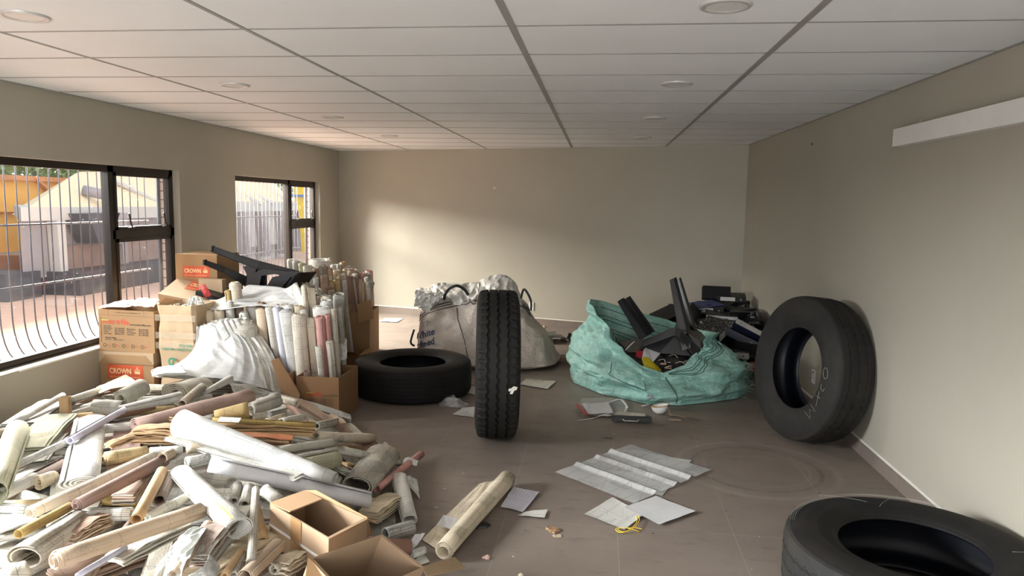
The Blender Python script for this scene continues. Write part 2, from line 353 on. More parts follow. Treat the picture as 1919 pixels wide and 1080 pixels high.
# ------------------------------------------------------------------ windows
def window(n, ya, yb, label):
    z0, z1 = WZ; e = empty('window_%d' % n, (lwx((ya+yb)/2, .1), (ya+yb)/2, z0)); e['kind'] = 'structure'
    E = e.location
    def part(name, mb, mt, par=None, smooth=False):
        o = mb.build(name, mt, par or e, smooth); o.matrix_parent_inverse = Matrix.Translation(-Vector(E)); return o
    X = lambda o: lwx((ya+yb)/2, o)
    def bar(mb, y0, y1, za, zb, o0=.075, o1=.14): mb.bx(X(o1), X(o0), y0, y1, za, zb)
    f = MB(); t = .055
    bar(f, ya, yb, z1-t, z1); bar(f, ya, yb, z0+.005, z0+.06); bar(f, ya, ya+t, z0, z1); bar(f, yb-t, yb, z0, z1)
    ym = yb-.885; bar(f, ym-.035, ym+.035, z0, z1)
    bar(f, ym, yb, 1.325, 1.40)
    f.bx(X(.15), X(.06), ya, yb, z0+.0, z0+.018)
    part('window_frame', f, BRONZE)
    for (za, zb, nm) in ((1.40, z1-t, 'top_sash'), (z0+.06, 1.325, 'bottom_sash')):
        s = MB(); y0, y1 = ym+.035, yb-t; a = .028
        for q in ((y0, y1, za, za+a), (y0, y1, zb-a, zb), (y0, y0+a, za, zb), (y1-a, y1, za, zb)): bar(s, *q, .068, .11)
        so_ = s.build(nm, BRONZE, e); so_.matrix_parent_inverse = Matrix.Translation(-Vector(E))
        for yy in ((y0+.17, y1-.12) if za > 1.3 else (y0+.17,)):   # peg stays
            h = MB(); h.cs = True; h.tube([(X(.05), yy-.02, za+.012), (X(.035), yy, za+.02), (X(.05), yy, za+.05), (X(.045), yy-.03, za+.14)], .008, 8)
            h.tube([(X(.05), yy-.05, za+.015), (X(.035), yy+.02, za+.018)], .006, 6)
            ho = h.build('stay_handle', BRONZE, so_); pass
        g = MB(); g.bx(X(.092), X(.088), y0+a*.7, y1-a*.7, za+a*.7, zb-a*.7)
        go = g.build('pane', GLASS, so_); pass
    g = MB(); g.bx(X(.112), X(.108), ya+t*.8, ym-.03, z0+.055, z1-t*.9); part('pane', g, GLASS)
    s = MB(); s.hexa([(X(-.004), ya, z0-.012), (X(-.004), yb, z0-.012), (X(.075), yb, z0-.012), (X(.075), ya, z0-.012)],
                     [(X(-.004), ya, z0-.001), (X(-.004), yb, z0-.001), (X(.075), yb, z0+.010), (X(.075), ya, z0+.010)]); part('window_sill', s, SILL)
    if not label: return e
    # burglar bars bolted outside, bellied at the foot
    r = empty('burglar_bars', (X(.3), (ya+yb)/2, z0)); R0 = Vector(r.location)
    tag(r, label, 'burglar bars', None); k = 0; y = ya+.085; st = .1092
    def rp(name, mb):
        o = mb.build(name, BARM, r, True); o.matrix_parent_inverse = Matrix.Translation(-R0); return o
    while y < yb-.02:
        b_ = MB(); pts = [(X(.31), y, z1+.04), (X(.31), y, 1.2), (X(.31), y, .80)]
        for a in range(1, 8):
            q = a/7; pts.append((X(.31-.11*(1-math.cos(q*PI/2))), y-.0, .80-.30*math.sin(q*PI/2)))
        b_.tube(pts, .0052, 6); rp('vertical_bar', b_); y += st
    for zz in (1.46, 1.0):
        b_ = MB(); b_.tube([(X(.318), ya-.05, zz), (X(.318), yb-.03, zz)], .0075, 6); rp('cross_bar', b_)
    b_ = MB(); b_.bx(X(.226), X(.205), yb-.035, yb+.002, z0, z1); rp('side_flat', b_)
    return e
window(1, W1[0], W1[1], 'grey steel burglar bars with bellied feet outside the nearer window')
window(2, W2[0], W2[1], 'grey steel burglar bars outside the farther window behind the paper rolls')

window(3, W3[0], W3[1], None)
# ------------------------------------------------------------------ ceiling lights
DIFF = plain('lamp_diffuser', (.62, .61, .60), .35, .02)
CHROME = plain('satin_ring', (.55, .55, .54), .3, .04, 5, .3)
def downlight(x, y, label):
    e = empty('ceiling_light', (x, y, CEIL)); m = MB(); m.cs = True; n = 40
    prof = [(.098, .0), (.098, -.004), (.092, -.010), (.078, -.010), (.072, -.003)]
    for i in range(n):
        for r_, z_ in prof: m.v.append(Vector((r_*math.cos(2*PI*i/n), r_*math.sin(2*PI*i/n), z_)))
    for i in range(n):
        for k in range(4):
            a, b_ = i*5+k, ((i+1) % n)*5+k; m.face((a, b_, b_+1, a+1))
    m.build('ring', CHROME, e)
    d = MB(); d.v = [Vector((.073*math.cos(2*PI*i/n), .073*math.sin(2*PI*i/n), -.005)) for i in range(n)]; d.face(list(range(n))); d.build('diffuser', DIFF, e)
    tag(e, label, 'ceiling light', 'round recessed ceiling lights')
side = {.445: 'right', -2.445: 'left'}
for x in (.445, -2.445):
    for k, (y, w_) in enumerate(((2.92, 'nearest the camera'), (4.72, 'second from the camera'), (6.52, 'third from the camera'), (8.33, 'farthest, close to the back wall'))):
        downlight(x, y, 'round flush ceiling light in the %s row, %s' % (side[x], w_))
# white strip high on the right wall
m = MB(); a, b_ = 4.83, 1.9
m.hexa([(rwx(a), a, 2.066), (rwx(b_), b_, 2.066), (rwx(b_)-.055, b_, 2.066), (rwx(a)-.055, a, 2.066)],
       [(rwx(a), a, 2.172), (rwx(b_), b_, 2.172), (rwx(b_)-.055, b_, 2.172), (rwx(a)-.055, a, 2.172)])
tag(m.build('wall_panel', WHITE), 'long white flat strip fixed high on the right wall', 'wall panel')
# sockets
DARKH = plain('dark_slot', (.02, .02, .02), .5)
def socket(p, d, nrm, label, w=.075, h=.115):
    nrm = Vector(nrm).normalized(); M = frame(p, d, (0, 0, 1)); e = empM('wall_socket', M)
    s = 1 if nrm.dot(M.col[1].to_3d()) > 0 else -1
    m = MB(); m.box((0, s*.005, 0), (w, .010, h)); m.build('cover_plate', WHITE, e)
    m = MB()
    for q in ((-.012, -.01), (.012, -.01), (0, .014)): m.box((q[0], s*.0105, q[1]), (.006, .002, .009))
    m.box((0, s*.011, .036), (.022, .005, .014)); m.build('switch', [DARKH], e)
    tag(e, label, 'wall socket')
p = onback(996, 574, .002); socket(p, (1, BWS, 0), (BWS, -1, 0), 'white wall socket low on the back wall right of the white bulk bag', .07, .115)
p = onright(1526, 706, .002); socket(p, (RWS, 1, 0), (-1, 0, 0), 'white wall socket seen through the hole of the leaning tyre')
# little nail marks
m = MB()
for x, y in ((927, 352),):
    q = onback(x, y, .002); m.box(q, (.03, .006, .012)); m.box(q+Vector((-.012, 0, -.01)), (.008, .006, .02))
tag(m.build('wall_hook', WHITE), 'tiny white hook remnant on the bare back wall', 'hook')
m = MB(); q = onright(1522, 270, .002); m.box(q, (.006, .012, .02)); tag(m.build('nail', DARKH), 'small dark nail in the right wall below the ceiling', 'nail')
m = MB(); q = [onright(x, y, .003) for x, y in ((1719, 232), (1724, 230), (1727, 225), (1729, 224))]; m.tube(q, .0018, 5)
tag(m.build('string_scrap', WHITE, None, True), 'short curled white thread on the right wall above the white strip', 'thread')

# ================================================================== the yard outside
PAVE = None
mm, t, b = nodes('red_brick_paving'); v = coords(t); br = N(t, 'ShaderNodeTexBrick'); br.inputs['Scale'].default_value = 1
br.inputs['Brick Width'].default_value = .2; br.inputs['Row Height'].default_value = .1; br.inputs['Mortar Size'].default_value = .004
br.inputs['Color1'].default_value = (.44, .26, .19, 1); br.inputs['Color2'].default_value = (.50, .32, .24, 1); br.inputs['Mortar'].default_value = (.5, .36, .29, 1)
t.links.new(v, br.inputs['Vector']); t.links.new(mixc(t, math_(t, 'MULTIPLY', noise_(t, v, 1.2, 5), .6), br.outputs['Color'], (.52, .37, .29)), b.inputs['Base Color']); b.inputs['Roughness'].default_value = .9
m = MB(); m.bx(-40, -4.25, -12, 45, -.15, -.05); struct('floor_yard', m, mm)
m = MB(); m.bx(-40, 14, -30, Y0-.2, -.15, -.03); struct('floor_forecourt', m, plain('concrete_apron', (.42, .40, .37), .9, .1, 2))
def rusty(name, col, rust=(.30, .16, .09), amt=.5, sc_=1.6):
    m, t, b = nodes(name); v = coords(t); n = ramp(t, noise_(t, v, sc_, 7, .65), [(.48, 0.), (.68, 1.)])
    st = noise_(t, coords(t, scale=(1, 6, .5)), 3, 5)
    c = mixc(t, math_(t, 'MULTIPLY', n, amt), col, rust); c = mixc(t, math_(t, 'MULTIPLY', st, .3), c, tuple(min(1, x*1.25) for x in col))
    t.links.new(c, b.inputs['Base Color']); b.inputs['Roughness'].default_value = .6; bump(t, b, noise_(t, v, 3, 4), .3, .05); return m
ORANGE = rusty('orange_truck_paint', (.95, .50, .10), (.62, .26, .08), .35)
ORANGE2 = rusty('dull_orange_steel', (.62, .27, .11), (.35, .15, .09), .5)
GREYT = rusty('grey_tipper_steel', (.22, .215, .24), (.30, .22, .19), .35)
GREYL = rusty('pale_tipper_rim', (.42, .43, .43), (.35, .3, .26), .25)
CREAM = rusty('cream_dusty_slope', (.66, .54, .36), (.55, .38, .22), .35, 1.1)
BROWNT = rusty('dented_brown_steel', (.22, .155, .135), (.15, .10, .08), .5, 3)
DARKT = rusty('dark_underframe', (.035, .037, .05), (.07, .05, .045), .5)
YELP = plain('yellow_paint', (.95, .66, .03), .5, .1); BLUEP = plain('blue_paint', (.05, .18, .6), .5, .1)

def AX(X): return lambda x, y: atx(x, y, X)
# --- grey tipper, nearer window
XA_ = -9.6; P = AX(XA_); e = empty('tipper_body', (XA_, 13, 0))
tag(e, 'grey ribbed steel tipper body with cream sloping top outside the nearer window', 'tipper body')
Y1a, Y1b = P(36, 400).y, P(332, 400).y; zl = P(120, 412).z; zt = P(120, 388).z; zb = P(120, 515).z; zm = P(150, 458).z
def tp(name, mt, fn):
    m = MB(); fn(m); o = m.build(name, mt, e); o.matrix_parent_inverse = Matrix.Translation(-Vector(e.location)); return o
def turned(m, ya, yb, z0, z1, xf=0., dep=2.4):
    k = 1+dep/abs(XA_); lo = [(XA_+xf, ya, z0), (XA_+xf, yb, z0), (XA_-dep, yb*k, z0), (XA_-dep, ya*k+.05, z0)]; m.hexa(lo, [(x, y, z1) for x, y, z in lo])
tp('side_wall', GREYT, lambda m: turned(m, Y1a, Y1b, zb, zl))
tp('lower_panel', BROWNT, lambda m: turned(m, P(105, 480).y, Y1b, zb, zm, .05))
tp('rim', GREYL, lambda m: turned(m, Y1a-.15, Y1b+.1, zl, zt, .16))
def slope(m):
    hz = 3.6; a, b_ = Y1a+.1, Y1b; s = 1.55
    lo = [(XA_+.1, a, zt), (XA_+.1, b_, zt), (XA_-2.4, b_*1.25, zt), (XA_-2.4, a*1.25, zt)]
    A_ = atx(140, 326, XA_-.9); B_ = atx(335, 322, XA_-.9); A2 = atx(150, 322, XA_-1.8); B2 = atx(330, 322, XA_-1.8); m.hexa(lo, [A_, B_, B2, A2])
tp('sloping_top', CREAM, slope)
for x0, x1 in ((84, 100), (205, 216)):
    tp('upright_rib', GREYL if x0 < 100 else GREYT, lambda m: m.hexa([(XA_+.02, P(x0+14, 585).y, -.05), (XA_+.02, P(x1+12, 585).y, -.05), (XA_+.22, P(x1+12, 585).y, -.05), (XA_+.22, P(x0+14, 585).y, -.05)],
        [(XA_+.02, P(x0, 400).y, zl), (XA_+.02, P(x1, 400).y, zl), (XA_+.22, P(x1, 400).y, zl), (XA_+.22, P(x0, 400).y, zl)]))
for x0, x1, x2, mt in ((112, 150, 175, DARKT), (148, 182, 190, GREYT)):   # folded brackets under the rim
    tp('bracket', mt, lambda m: m.ext([P(x0, 400)+Vector((.1, 0, 0)), P(x2, 398)+Vector((.1, 0, 0)), P(x1+4, 455)+Vector((.1, 0, 0)), P(x1-16, 455)+Vector((.1, 0, 0))], (.45, 0, 0)))
tp('underframe', DARKT, lambda m: (turned(m, Y1a+.1, Y1b-.1, -.08, zb, -.1, 2.2), m.bx(XA_-.3, XA_+.62, P(90, 560).y, Y1b+.6, -.08, .36)))
def horn(m): m.cs = True; q = P(170, 357)+Vector((-.15, 0, 0)); m.tube([q, q+Vector((.35, .12, -.08))], .10, 14)
tp('exhaust_stub', GREYT, horn)
tp('diagonal_strap', GREYL, lambda m: m.tube([P(243, 335)+Vector((-.45, 0, 0)), P(318, 395)+Vector((.12, 0, 0))], .05, 6))
# --- orange truck further left and behind
XO = -12.7; P = AX(XO); e = empty('orange_skip', (XO, 12, 0))
tag(e, 'orange steel skip body standing behind the grey tipper at far left', 'skip')
ya, yb = P(-60, 400).y, P(135, 350).y; zt = P(40, 332).z; zl = P(40, 397).z
tp('upper_panel', ORANGE, lambda m: m.hexa([(XO, ya, zl), (XO, P(60, 397).y, zl), (XO-2, P(60, 397).y, zl), (XO-2, ya, zl)], [(XO, ya, zt), (XO, yb, zt), (XO-2, yb, zt), (XO-2, ya, zt)]))
tp('upper_rim', ORANGE2, lambda m: m.bx(XO-.1, XO+.1, ya, yb, zt-.08, zt+.03))
tp('diagonal_rib', ORANGE2, lambda m: m.hexa([P(57, 334), P(63, 334), P(97, 365), P(91, 365)], [q+Vector((.12, 0, 0)) for q in (P(57, 334), P(63, 334), P(97, 365), P(91, 365))]))
tp('lower_panel', ORANGE, lambda m: m.bx(XO-2, XO-.1, ya, P(52, 430).y, P(30, 472).z, zl))
tp('door_panel', ORANGE2, lambda m: (m.ext([P(-30, 478)+Vector((.3, 0, 0)), P(36, 478)+Vector((.3, 0, 0)), P(46, 545)+Vector((.3, 0, 0)), P(-30, 545)+Vector((.3, 0, 0))], (-.4, 0, 0)),))
tp('chassis', DARKT, lambda m: (m.bx(XO-2, XO+.5, ya-1, P(60, 560).y+1, -.08, P(30, 545).z), m.bx(XO+.3, XO+3.2, ya-2, 10.65, -.08, .40)))
# --- pale tipper outside the farther window
XB_ = -9.4; P = AX(XB_); e = empty('tipper_body', (XB_, 19, 0))
tag(e, 'pale ribbed tipper body with diagonal straps outside the farther window', 'tipper body')
ya, yb = P(436, 400).y, P(545, 400).y; zt = P(480, 378).z; zl = P(480, 396).z; zb = P(480, 462).z
GREYP = rusty('pale_grey_steel', (.46, .46, .46), (.42, .36, .30), .3)
tp('side_wall', GREYP, lambda m: m.bx(XB_-2.4, XB_, ya-.6, yb, zb, zl))
tp('rim', GREYL, lambda m: m.bx(XB_-2.4, XB_+.18, ya-.6, yb+.1, zl, zt))
tp('sloping_top', CREAM, lambda m: m.hexa([(XB_+.1, ya-.6, zt), (XB_+.1, yb, zt), (XB_-2.4, yb, zt), (XB_-2.4, ya-.6, zt)], [(XB_-.9, ya-.6, zt+1.6), (XB_-.9, yb-.9, zt+1.3), (XB_-1.8, yb-.9, zt+1.3), (XB_-1.8, ya-.6, zt+1.6)]))
for xa, xb in ((441, 449), (476, 488), (513, 521), (541, 548)):
    tp('upright_rib', GREYT, lambda m: m.hexa([(XB_, P(xa+8, 470).y, .1), (XB_, P(xb+6, 470).y, .1), (XB_+.2, P(xb+6, 470).y, .1), (XB_+.2, P(xa+8, 470).y, .1)],
        [(XB_, P(xa, 398).y, zl), (XB_, P(xb, 398).y, zl), (XB_+.2, P(xb, 398).y, zl), (XB_+.2, P(xa, 398).y, zl)]))
for x in (443, 468, 507):
    tp('diagonal_strap', GREYL, lambda m: m.tube([P(x-8, 340)+Vector((-.6, 0, 0)), P(x+32, 382)+Vector((.2, 0, 0))], .07, 6))
tp('underframe', GREYL, lambda m: m.bx(XB_-2.2, XB_-.1, ya-.5, yb, -.08, zb))
# yellow post with a blue cross beam, far end of the yard
q0 = aty(563, 400, 23.5); e = empty('yellow_post', (q0.x, 23.5, 0)); tag(e, 'yellow post with blue cross beam far down the yard', 'post')
tp('post', YELP, lambda m: (m.bx(q0.x-.15, q0.x+.25, 23.4, 23.6, -.05, aty(563, 362, 23.5).z+.3), m.bx(q0.x+.5, q0.x+.75, 23.4, 23.6, -.05, aty(563, 362, 23.5).z+.3)))
tp('cross_beam', BLUEP, lambda m: m.bx(q0.x-.6, q0.x+.8, 23.35, 23.45, aty(563, 369, 23.5).z, aty(563, 365, 23.5).z))
# hedge and boundary wall
m = MB(); m.bx(-30, -3, 26, 26.3, -.1, 1.2); m.bx(-19, -18.7, 5, 30, -.1, 1.6)
struct('wall_yard', m, plain('yard_wall', (.62, .58, .52), .9, .1, 1))
LEAF = None
mm, t, b = nodes('hedge_leaf'); oi = coords(t); t.links.new(ramp(t, noise_(t, oi, 2.5, 4), [(.3, (.10, .17, .05)), (.7, (.42, .55, .22))]), b.inputs['Base Color']); b.inputs['Roughness'].default_value = .6; LEAF = mm
random.seed(4)
def hedge(name, x0, x1, y0, y1, z0, z1, label, n=5000, s=.16):
    m = MB()
    for k in range(n):
        c = Vector((random.uniform(x0, x1), random.uniform(y0, y1), random.uniform(z0, z1)+.3*noise.noise(Vector((k*.37, 0, 0)))))
        a = Vector((random.gauss(0, 1), random.gauss(0, 1), random.gauss(0, 1))).normalized(); b_ = a.orthogonal().normalized()*s*.5; a = a*s
        m.add([c, c+a*.5+b_, c+a, c+a*.5-b_], [(0, 1, 2, 3)])
    tag(m.build(name, LEAF), label, 'hedge')
hedge('hedge', -17.8, -16.2, 8, 24, .9, 4.6, 'green bushy hedge above the orange skip', 9000, .22)
hedge('hedge', -15.5, -4.5, 24.5, 25.6, .3, 3.6, 'green hedge at the far end of the yard', 4500, .22)
# ================================================================== tyres
def rubber(name, col, dust, amt=.5, rough=.7):
    m, t, b = nodes(name); v = coords(t, jitter=True); n = ramp(t, noise_(t, v, 2.6, 7, .7), [(.42, 0.), (.72, 1.)])
    f = noise_(t, v, 18, 5, .7); c = mixc(t, math_(t, 'MULTIPLY', n, amt), col, dust)
    c = mixc(t, math_(t, 'MULTIPLY', ramp(t, f, [(.5, 0.), (.75, 1.)]), .25), c, tuple(x*1.8 for x in col))
    t.links.new(c, b.inputs['Base Color']); b.inputs['Roughness'].default_value = rough; b.inputs['Specular IOR Level'].default_value = .25
    bump(t, b, noise_(t, v, 70, 3), .15, .004); return m
RUB = rubber('black_rubber', (.0075, .0072, .0075), (.032, .026, .019), .45)
RUBT = rubber('tread_rubber', (.012, .0115, .011), (.030, .025, .019), .35)
RUBI = rubber('inner_rubber', (.004, .005, .009), (.012, .013, .018), .4, .4)
RUBD = rubber('dusty_rubber', (.014, .014, .014), (.052, .043, .031), .55)
CHALK = plain('chalk', (.42, .42, .39), .9, .1)
def tyre(M, label, R=.532, W=.292, rim=.288, depth=.012, mat_side=None, tread=None, pitch=6, N_=300, notch=True, name='truck_tyre'):
    e = empM(name, M); h = W/2; mat_side = mat_side or RUB; tread = tread or RUBT
    def tri(i): q = (i % pitch)/pitch; return (abs(q*2-1)*2-1)
    # tread band: (axial, radius, zig amount)
    sh = R-.016; P = [(-h*.93, sh-.012, 0), (-h*.88, sh, 0), (-h*.80, R-.008, 0)]
    g = [-.50, 0., .50] ; gw = .034*h*2
    last = -h*.80
    for c_ in g:
        c = c_*h*.92
        P += [(c-gw*1.0, R-.002, 1), (c-gw*.55, R-.003-depth, 1), (c+gw*.55, R-.003-depth, 1), (c+gw*1.0, R-.002, 1)]
    P += [(h*.80, R-.008, 0), (h*.88, sh, 0), (h*.93, sh-.012, 0)]
    def surf(P, mt, nm, smooth=True, fn=None):
        m = MB(); m.cs = smooth; n = len(P)
        for i in range(N_):
            a = 2*PI*i/N_; z = tri(i)*gw*.55 if depth > .004 else 0
            for k, (x, r, q) in enumerate(P):
                if fn: r = fn(i, k, x, r)
                m.v.append(Vector((x+q*z, r*math.cos(a), r*math.sin(a))))
        for i in range(N_):
            for k in range(n-1):
                a, b_ = i*n+k, ((i+1) % N_)*n+k; m.face((a, b_, b_+1, a+1))
        return m.build(nm, mt, e)
    nP = len(P)
    def nt_(i, k, x, r):
        if notch and k in (1, 2) and i % pitch in (0, 1): return r-.008
        if notch and k in (nP-3, nP-2) and (i+pitch//2) % pitch in (0, 1): return r-.008
        return r
    surf(P, tread, 'tread', False, nt_ if depth > .004 else None)
    S = [(-h*.93, sh-.012), (-h*.97, sh-.03), (-h*.985, R*.90), (-h*.995, R*.885), (-h*1.02, R*.86), (-h*1.03, R*.80), (-h*1.02, R*.745), (-h*1.025, R*.735), (-h*1.02, R*.725), (-h*.97, R*.66), (-h*.90, R*.61), (-h*.86, R*.595), (-h*.83, rim+.013), (-h*.81, rim+.004), (-h*.76, rim)]
    surf([(x, r, 0) for x, r in S], mat_side, 'sidewall'); surf([(-x, r, 0) for x, r in reversed(S)], mat_side, 'sidewall')
    I = [(-h*.76, rim), (-h*.70, rim+.006), (-h*.72, rim+.05), (-h*.86, R*.75), (-h*.86, R*.86), (-h*.70, R-.045), (-h*.3, R-.032), (0, R-.03), (h*.3, R-.032), (h*.70, R-.045), (h*.86, R*.86), (h*.86, R*.75), (h*.72, rim+.05), (h*.70, rim+.006), (h*.76, rim)]
    surf([(x, r, 0) for x, r in I], RUBI, 'inner_liner')
    tag(e, label, 'tyre', 'scrap truck tyres'); return e
def side_text(e, txt, a0, rr, size, side=-1, mt=None, nm='raised_lettering', W=.292, span=1.0, flip=1, off=.0):
    m = MB(); x = side*(W/2*1.035+off)
    def fn(u, v):
        a = a0-flip*u/rr*span; r = rr+v; return (x, r*math.cos(a), r*math.sin(a))
    put_text(m, txt, size, fn, bold=.002); o = m.build(nm, mt or RUBD, e); return o
# standing tyre, axis nearly crosswise, leaning a little
ax = Vector((1, .156, -.0046)).normalized()
c = Vector((-.7066, 5.1047, .533)); M = frame(c, ax, (0, 0, 1)); t1 = tyre(M, 'truck tyre standing upright with its zigzag tread facing the camera', depth=.017)
m = MB(); ap = aty(962, 731, c.y-.50); 
for poly in ([(953, 729), (958, 728), (963, 724), (970, 726), (968, 731), (964, 732), (960, 739), (955, 738), (958, 733), (953, 734)],):
    pts = []
    for (x, y) in poly:
        d = ray(x, y); # hit the tread cylinder
        o = EYE-c; A = M.to_3x3(); o2 = A.transposed() @ o; d2 = A.transposed() @ d
        aa = d2.y**2+d2.z**2; bb = 2*(o2.y*d2.y+o2.z*d2.z); cc = o2.y**2+o2.z**2-.5335**2; tt = (-bb-math.sqrt(max(0, bb*bb-4*aa*cc)))/(2*aa)
        pts.append(o2+d2*tt)
    m.ext(pts, (0, -.002, -.0005))
m.build('paint_splash', plain('white_splash', (.75, .73, .66), .7), t1)['label'] = 'white dried paint splash'
# flat tyre in the middle
c = Vector((-1.612, 6.21, .15)); t2 = tyre(frame(c, (0, 0, 1), (1, 0, 0)), 'smooth worn truck tyre lying flat in front of the white bulk bag', R=.52, depth=.001, notch=False, tread=RUB, N_=160)
RUBL = plain('raised_rubber', (.055, .052, .048), .7, .2); side_text(t2, '315/80R22.5', 2.85, .42, .052, 1, mt=RUBL, flip=1, span=1.15); 
for q in (0,): side_text(t2, 'RAC', 4.45, .42, .055, 1, mt=RUBL, flip=1)
# leaning tyre against the right wall
def ncyl(): pass
ax = Vector((-.9373, -.3279, .1183)).normalized()
c = Vector((1.530, 5.366, .530))
M = frame(c, ax, (0, 0, 1)); t3 = tyre(M, 'truck tyre leaning against the right wall with chalk letters', R=.522, W=.288, depth=.006, notch=False, mat_side=RUBD, tread=RUBD)
LEAN = (M, c)
def chalk(strokes):
    A = M.to_3x3().transposed(); o2 = A @ (EYE-c)
    for s_ in strokes:
        m = MB()
        pts = []
        for x, y in s_:
            d2 = A @ ray(x, y); tt = (.150-o2.x)/d2.x; p = o2+d2*tt; pts.append(p)
        m.tube(pts, .0010, 5); m.build('chalk_mark', CHALK, t3, True)
chalk([[(1507, 770), (1518, 785), (1517, 768), (1528, 772), (1519, 758)], [(1526, 740), (1537, 747)], [(1535, 734), (1529, 762)],
       [(1539, 720), (1538, 730), (1542, 734), (1545, 728)],
       [(1547+4.5*math.cos(a*PI/6), 700+10.5*math.sin(a*PI/6)) for a in range(13)]])
# big tyre, front right corner
c = Vector((1.348, 3.105, .151)); t4 = tyre(frame(c, (0, 0, 1), (1, .3, 0)), 'large worn truck tyre lying flat in the front right corner of the picture', R=.512, depth=.006, notch=False, tread=RUBD)
m = MB()
for k, rr in enumerate((.484, .476, .468)):
    m.tube([(.1505, rr*math.cos(a*.05+2.2), rr*math.sin(a*.05+2.2)) for a in range(0, 40)], .0005, 4)
for a0, r0, a1, r1 in ((2.6, .49, 2.9, .33), (1.2, .5, 1.1, .36), (3.4, .5, 3.0, .38), (-.2, .44, .05, .5), (.05, .5, .08, .40)):
    m.tube([(.1545, (r0+(r1-r0)*q/6)*math.cos(a0+(a1-a0)*q/6), (r0+(r1-r0)*q/6)*math.sin(a0+(a1-a0)*q/6)) for q in range(7)], .0005, 4)
m.build('scratch', CHALK, t4, True)['label'] = 'pale scratches on the sidewall'

# ================================================================== white bulk bag
def woven(name, col, col2, dirt, amt=.5, rough=.55, sss=False):
    m, t, b = nodes(name); v = coords(t); n = noise_(t, v, 3, 6, .65); n2 = noise_(t, v, 11, 5, .7)
    c = mixc(t, ramp(t, n2, [(.35, 0.), (.7, 1.)]), col, col2)
    c = mixc(t, math_(t, 'MULTIPLY', ramp(t, n, [(.45, 0.), (.72, 1.)]), amt), c, dirt)
    t.links.new(c, b.inputs['Base Color']); b.inputs['Roughness'].default_value = rough; b.inputs['Specular IOR Level'].default_value = .5
    h = math_(t, 'ADD', noise_(t, coords(t, scale=(1, 1, 1.6)), 5.5, 4, .55), math_(t, 'MULTIPLY', noise_(t, v, 20, 3, .5), .3))
    bump(t, b, h, .9, .05); return m
BAGW = woven('woven_white_bag', (.45, .395, .345), (.53, .475, .42), (.30, .23, .18), .6)
BAGL = woven('bag_liner', (.55, .54, .50), (.70, .69, .64), (.36, .33, .28), .5, .35)
BAGG = woven('woven_green_bag', (.19, .42, .37), (.36, .62, .55), (.24, .29, .25), .5, .55)
BAND = plain('black_webbing', (.02, .02, .025), .7, .1, 20); NAVY = plain('navy_print', (.03, .045, .11), .7, .1)
def sp(t, n): return abs(t)**n*(1 if t >= 0 else -1)
def catm(P, t):    # catmull-rom through scalars/tuples at uniform t in 0..1
    n = len(P)-1; x = min(max(t, 0), 1)*n; i = min(int(x), n-1); f = x-i
    g = lambda k: P[min(max(k, 0), n)]
    p0, p1, p2, p3 = g(i-1), g(i), g(i+1), g(i+2)
    def q(a, b, c, d): return .5*(2*b+(c-a)*f+(2*a-5*b+4*c-d)*f*f+(3*b-a-3*c+d)*f**3)
    return tuple(q(*k) for k in zip(p0, p1, p2, p3)) if isinstance(p0, (tuple, list, Vector)) else q(p0, p1, p2, p3)
# footprint: front face roughly facing the camera. profile gives (x0, x1, y0, y1, z) at rising t
yF = 7.12
def wb(x, y, Y=yF): return aty(x, y, Y)
prof = []
for (xl, xr, yy, dF, dB) in ((775, 1012, 702, .04, .95), (768, 1042, 692, -.03, 1.0), (768, 1036, 668, .02, 1.0), (771, 1021, 632, .10, .95), (777, 996, 598, .2, .90), (786, 990, 580, .27, .86), (812, 975, 566, .34, .80), (835, 955, 560, .46, .72)):
    a = wb(xl, yy, yF+dF); b2 = wb(xr, yy, yF+dF); prof.append((a.x, b2.x, yF+dF, yF+dB, a.z))
zmin = prof[0][4]; prof = [(p[0], p[1], p[2], p[3], max(.004, p[4])) for p in prof]; prof[0] = (*prof[0][:4], .004); prof[1] = (*prof[1][:4], .05)
def bagpt(u, t, off=0.):
    x0, x1, y0, y1, z = catm(prof, t); a = -PI/2+u*2*PI
    cx, cy = (x0+x1)/2, (y0+y1)/2; rx, ry = (x1-x0)/2, (y1-y0)/2; k = .55
    x = cx+(rx+off)*sp(math.cos(a), k); y = cy+(ry+off)*sp(math.sin(a), k)
    nz = noise.noise(Vector((x*2.1, y*2.1, z*3.1)))*.085+noise.noise(Vector((x*5, y*5, z*6+5)))*.035+abs(noise.noise(Vector((x*3.3+2, y*3, z*2.2))))*-.06+noise.noise(Vector((x*13, y*13, z*10)))*.014-abs(noise.noise(Vector((x*7+4, y*7, z*5-x*4))))*.03
    w_ = min(1, t*5)
    s = math.sin(a)
    return Vector((x+nz*.5*w_, y+nz*w_*(-1 if s < 0 else 1), max(.003, z+noise.noise(Vector((x*3, 9, y*3)))*.03*w_+ (.05*(x-cx) if t > .4 else 0))))
e = empty('bulk_bag', (-.95, 7.6, 0)); EB = Vector(e.location)
def bp(name, mb, mt, smooth=True, par=None):
    o = mb.build(name, mt, e, smooth)
    for k in o.data.vertices: k.co -= EB
    return o
m = MB(); m.grid(lambda u, t: bagpt(u, t), 150, 60, 4, 1); bp('bag_body', m, BAGW)
m = MB()
m = MB()   # vertical seam
def hitbag(x, y, off=.006):
    # march the pixel ray to the front of the bag
    best = None
    for i in range(0, 60):
        for j in range(0, 50):
            pass
    return None
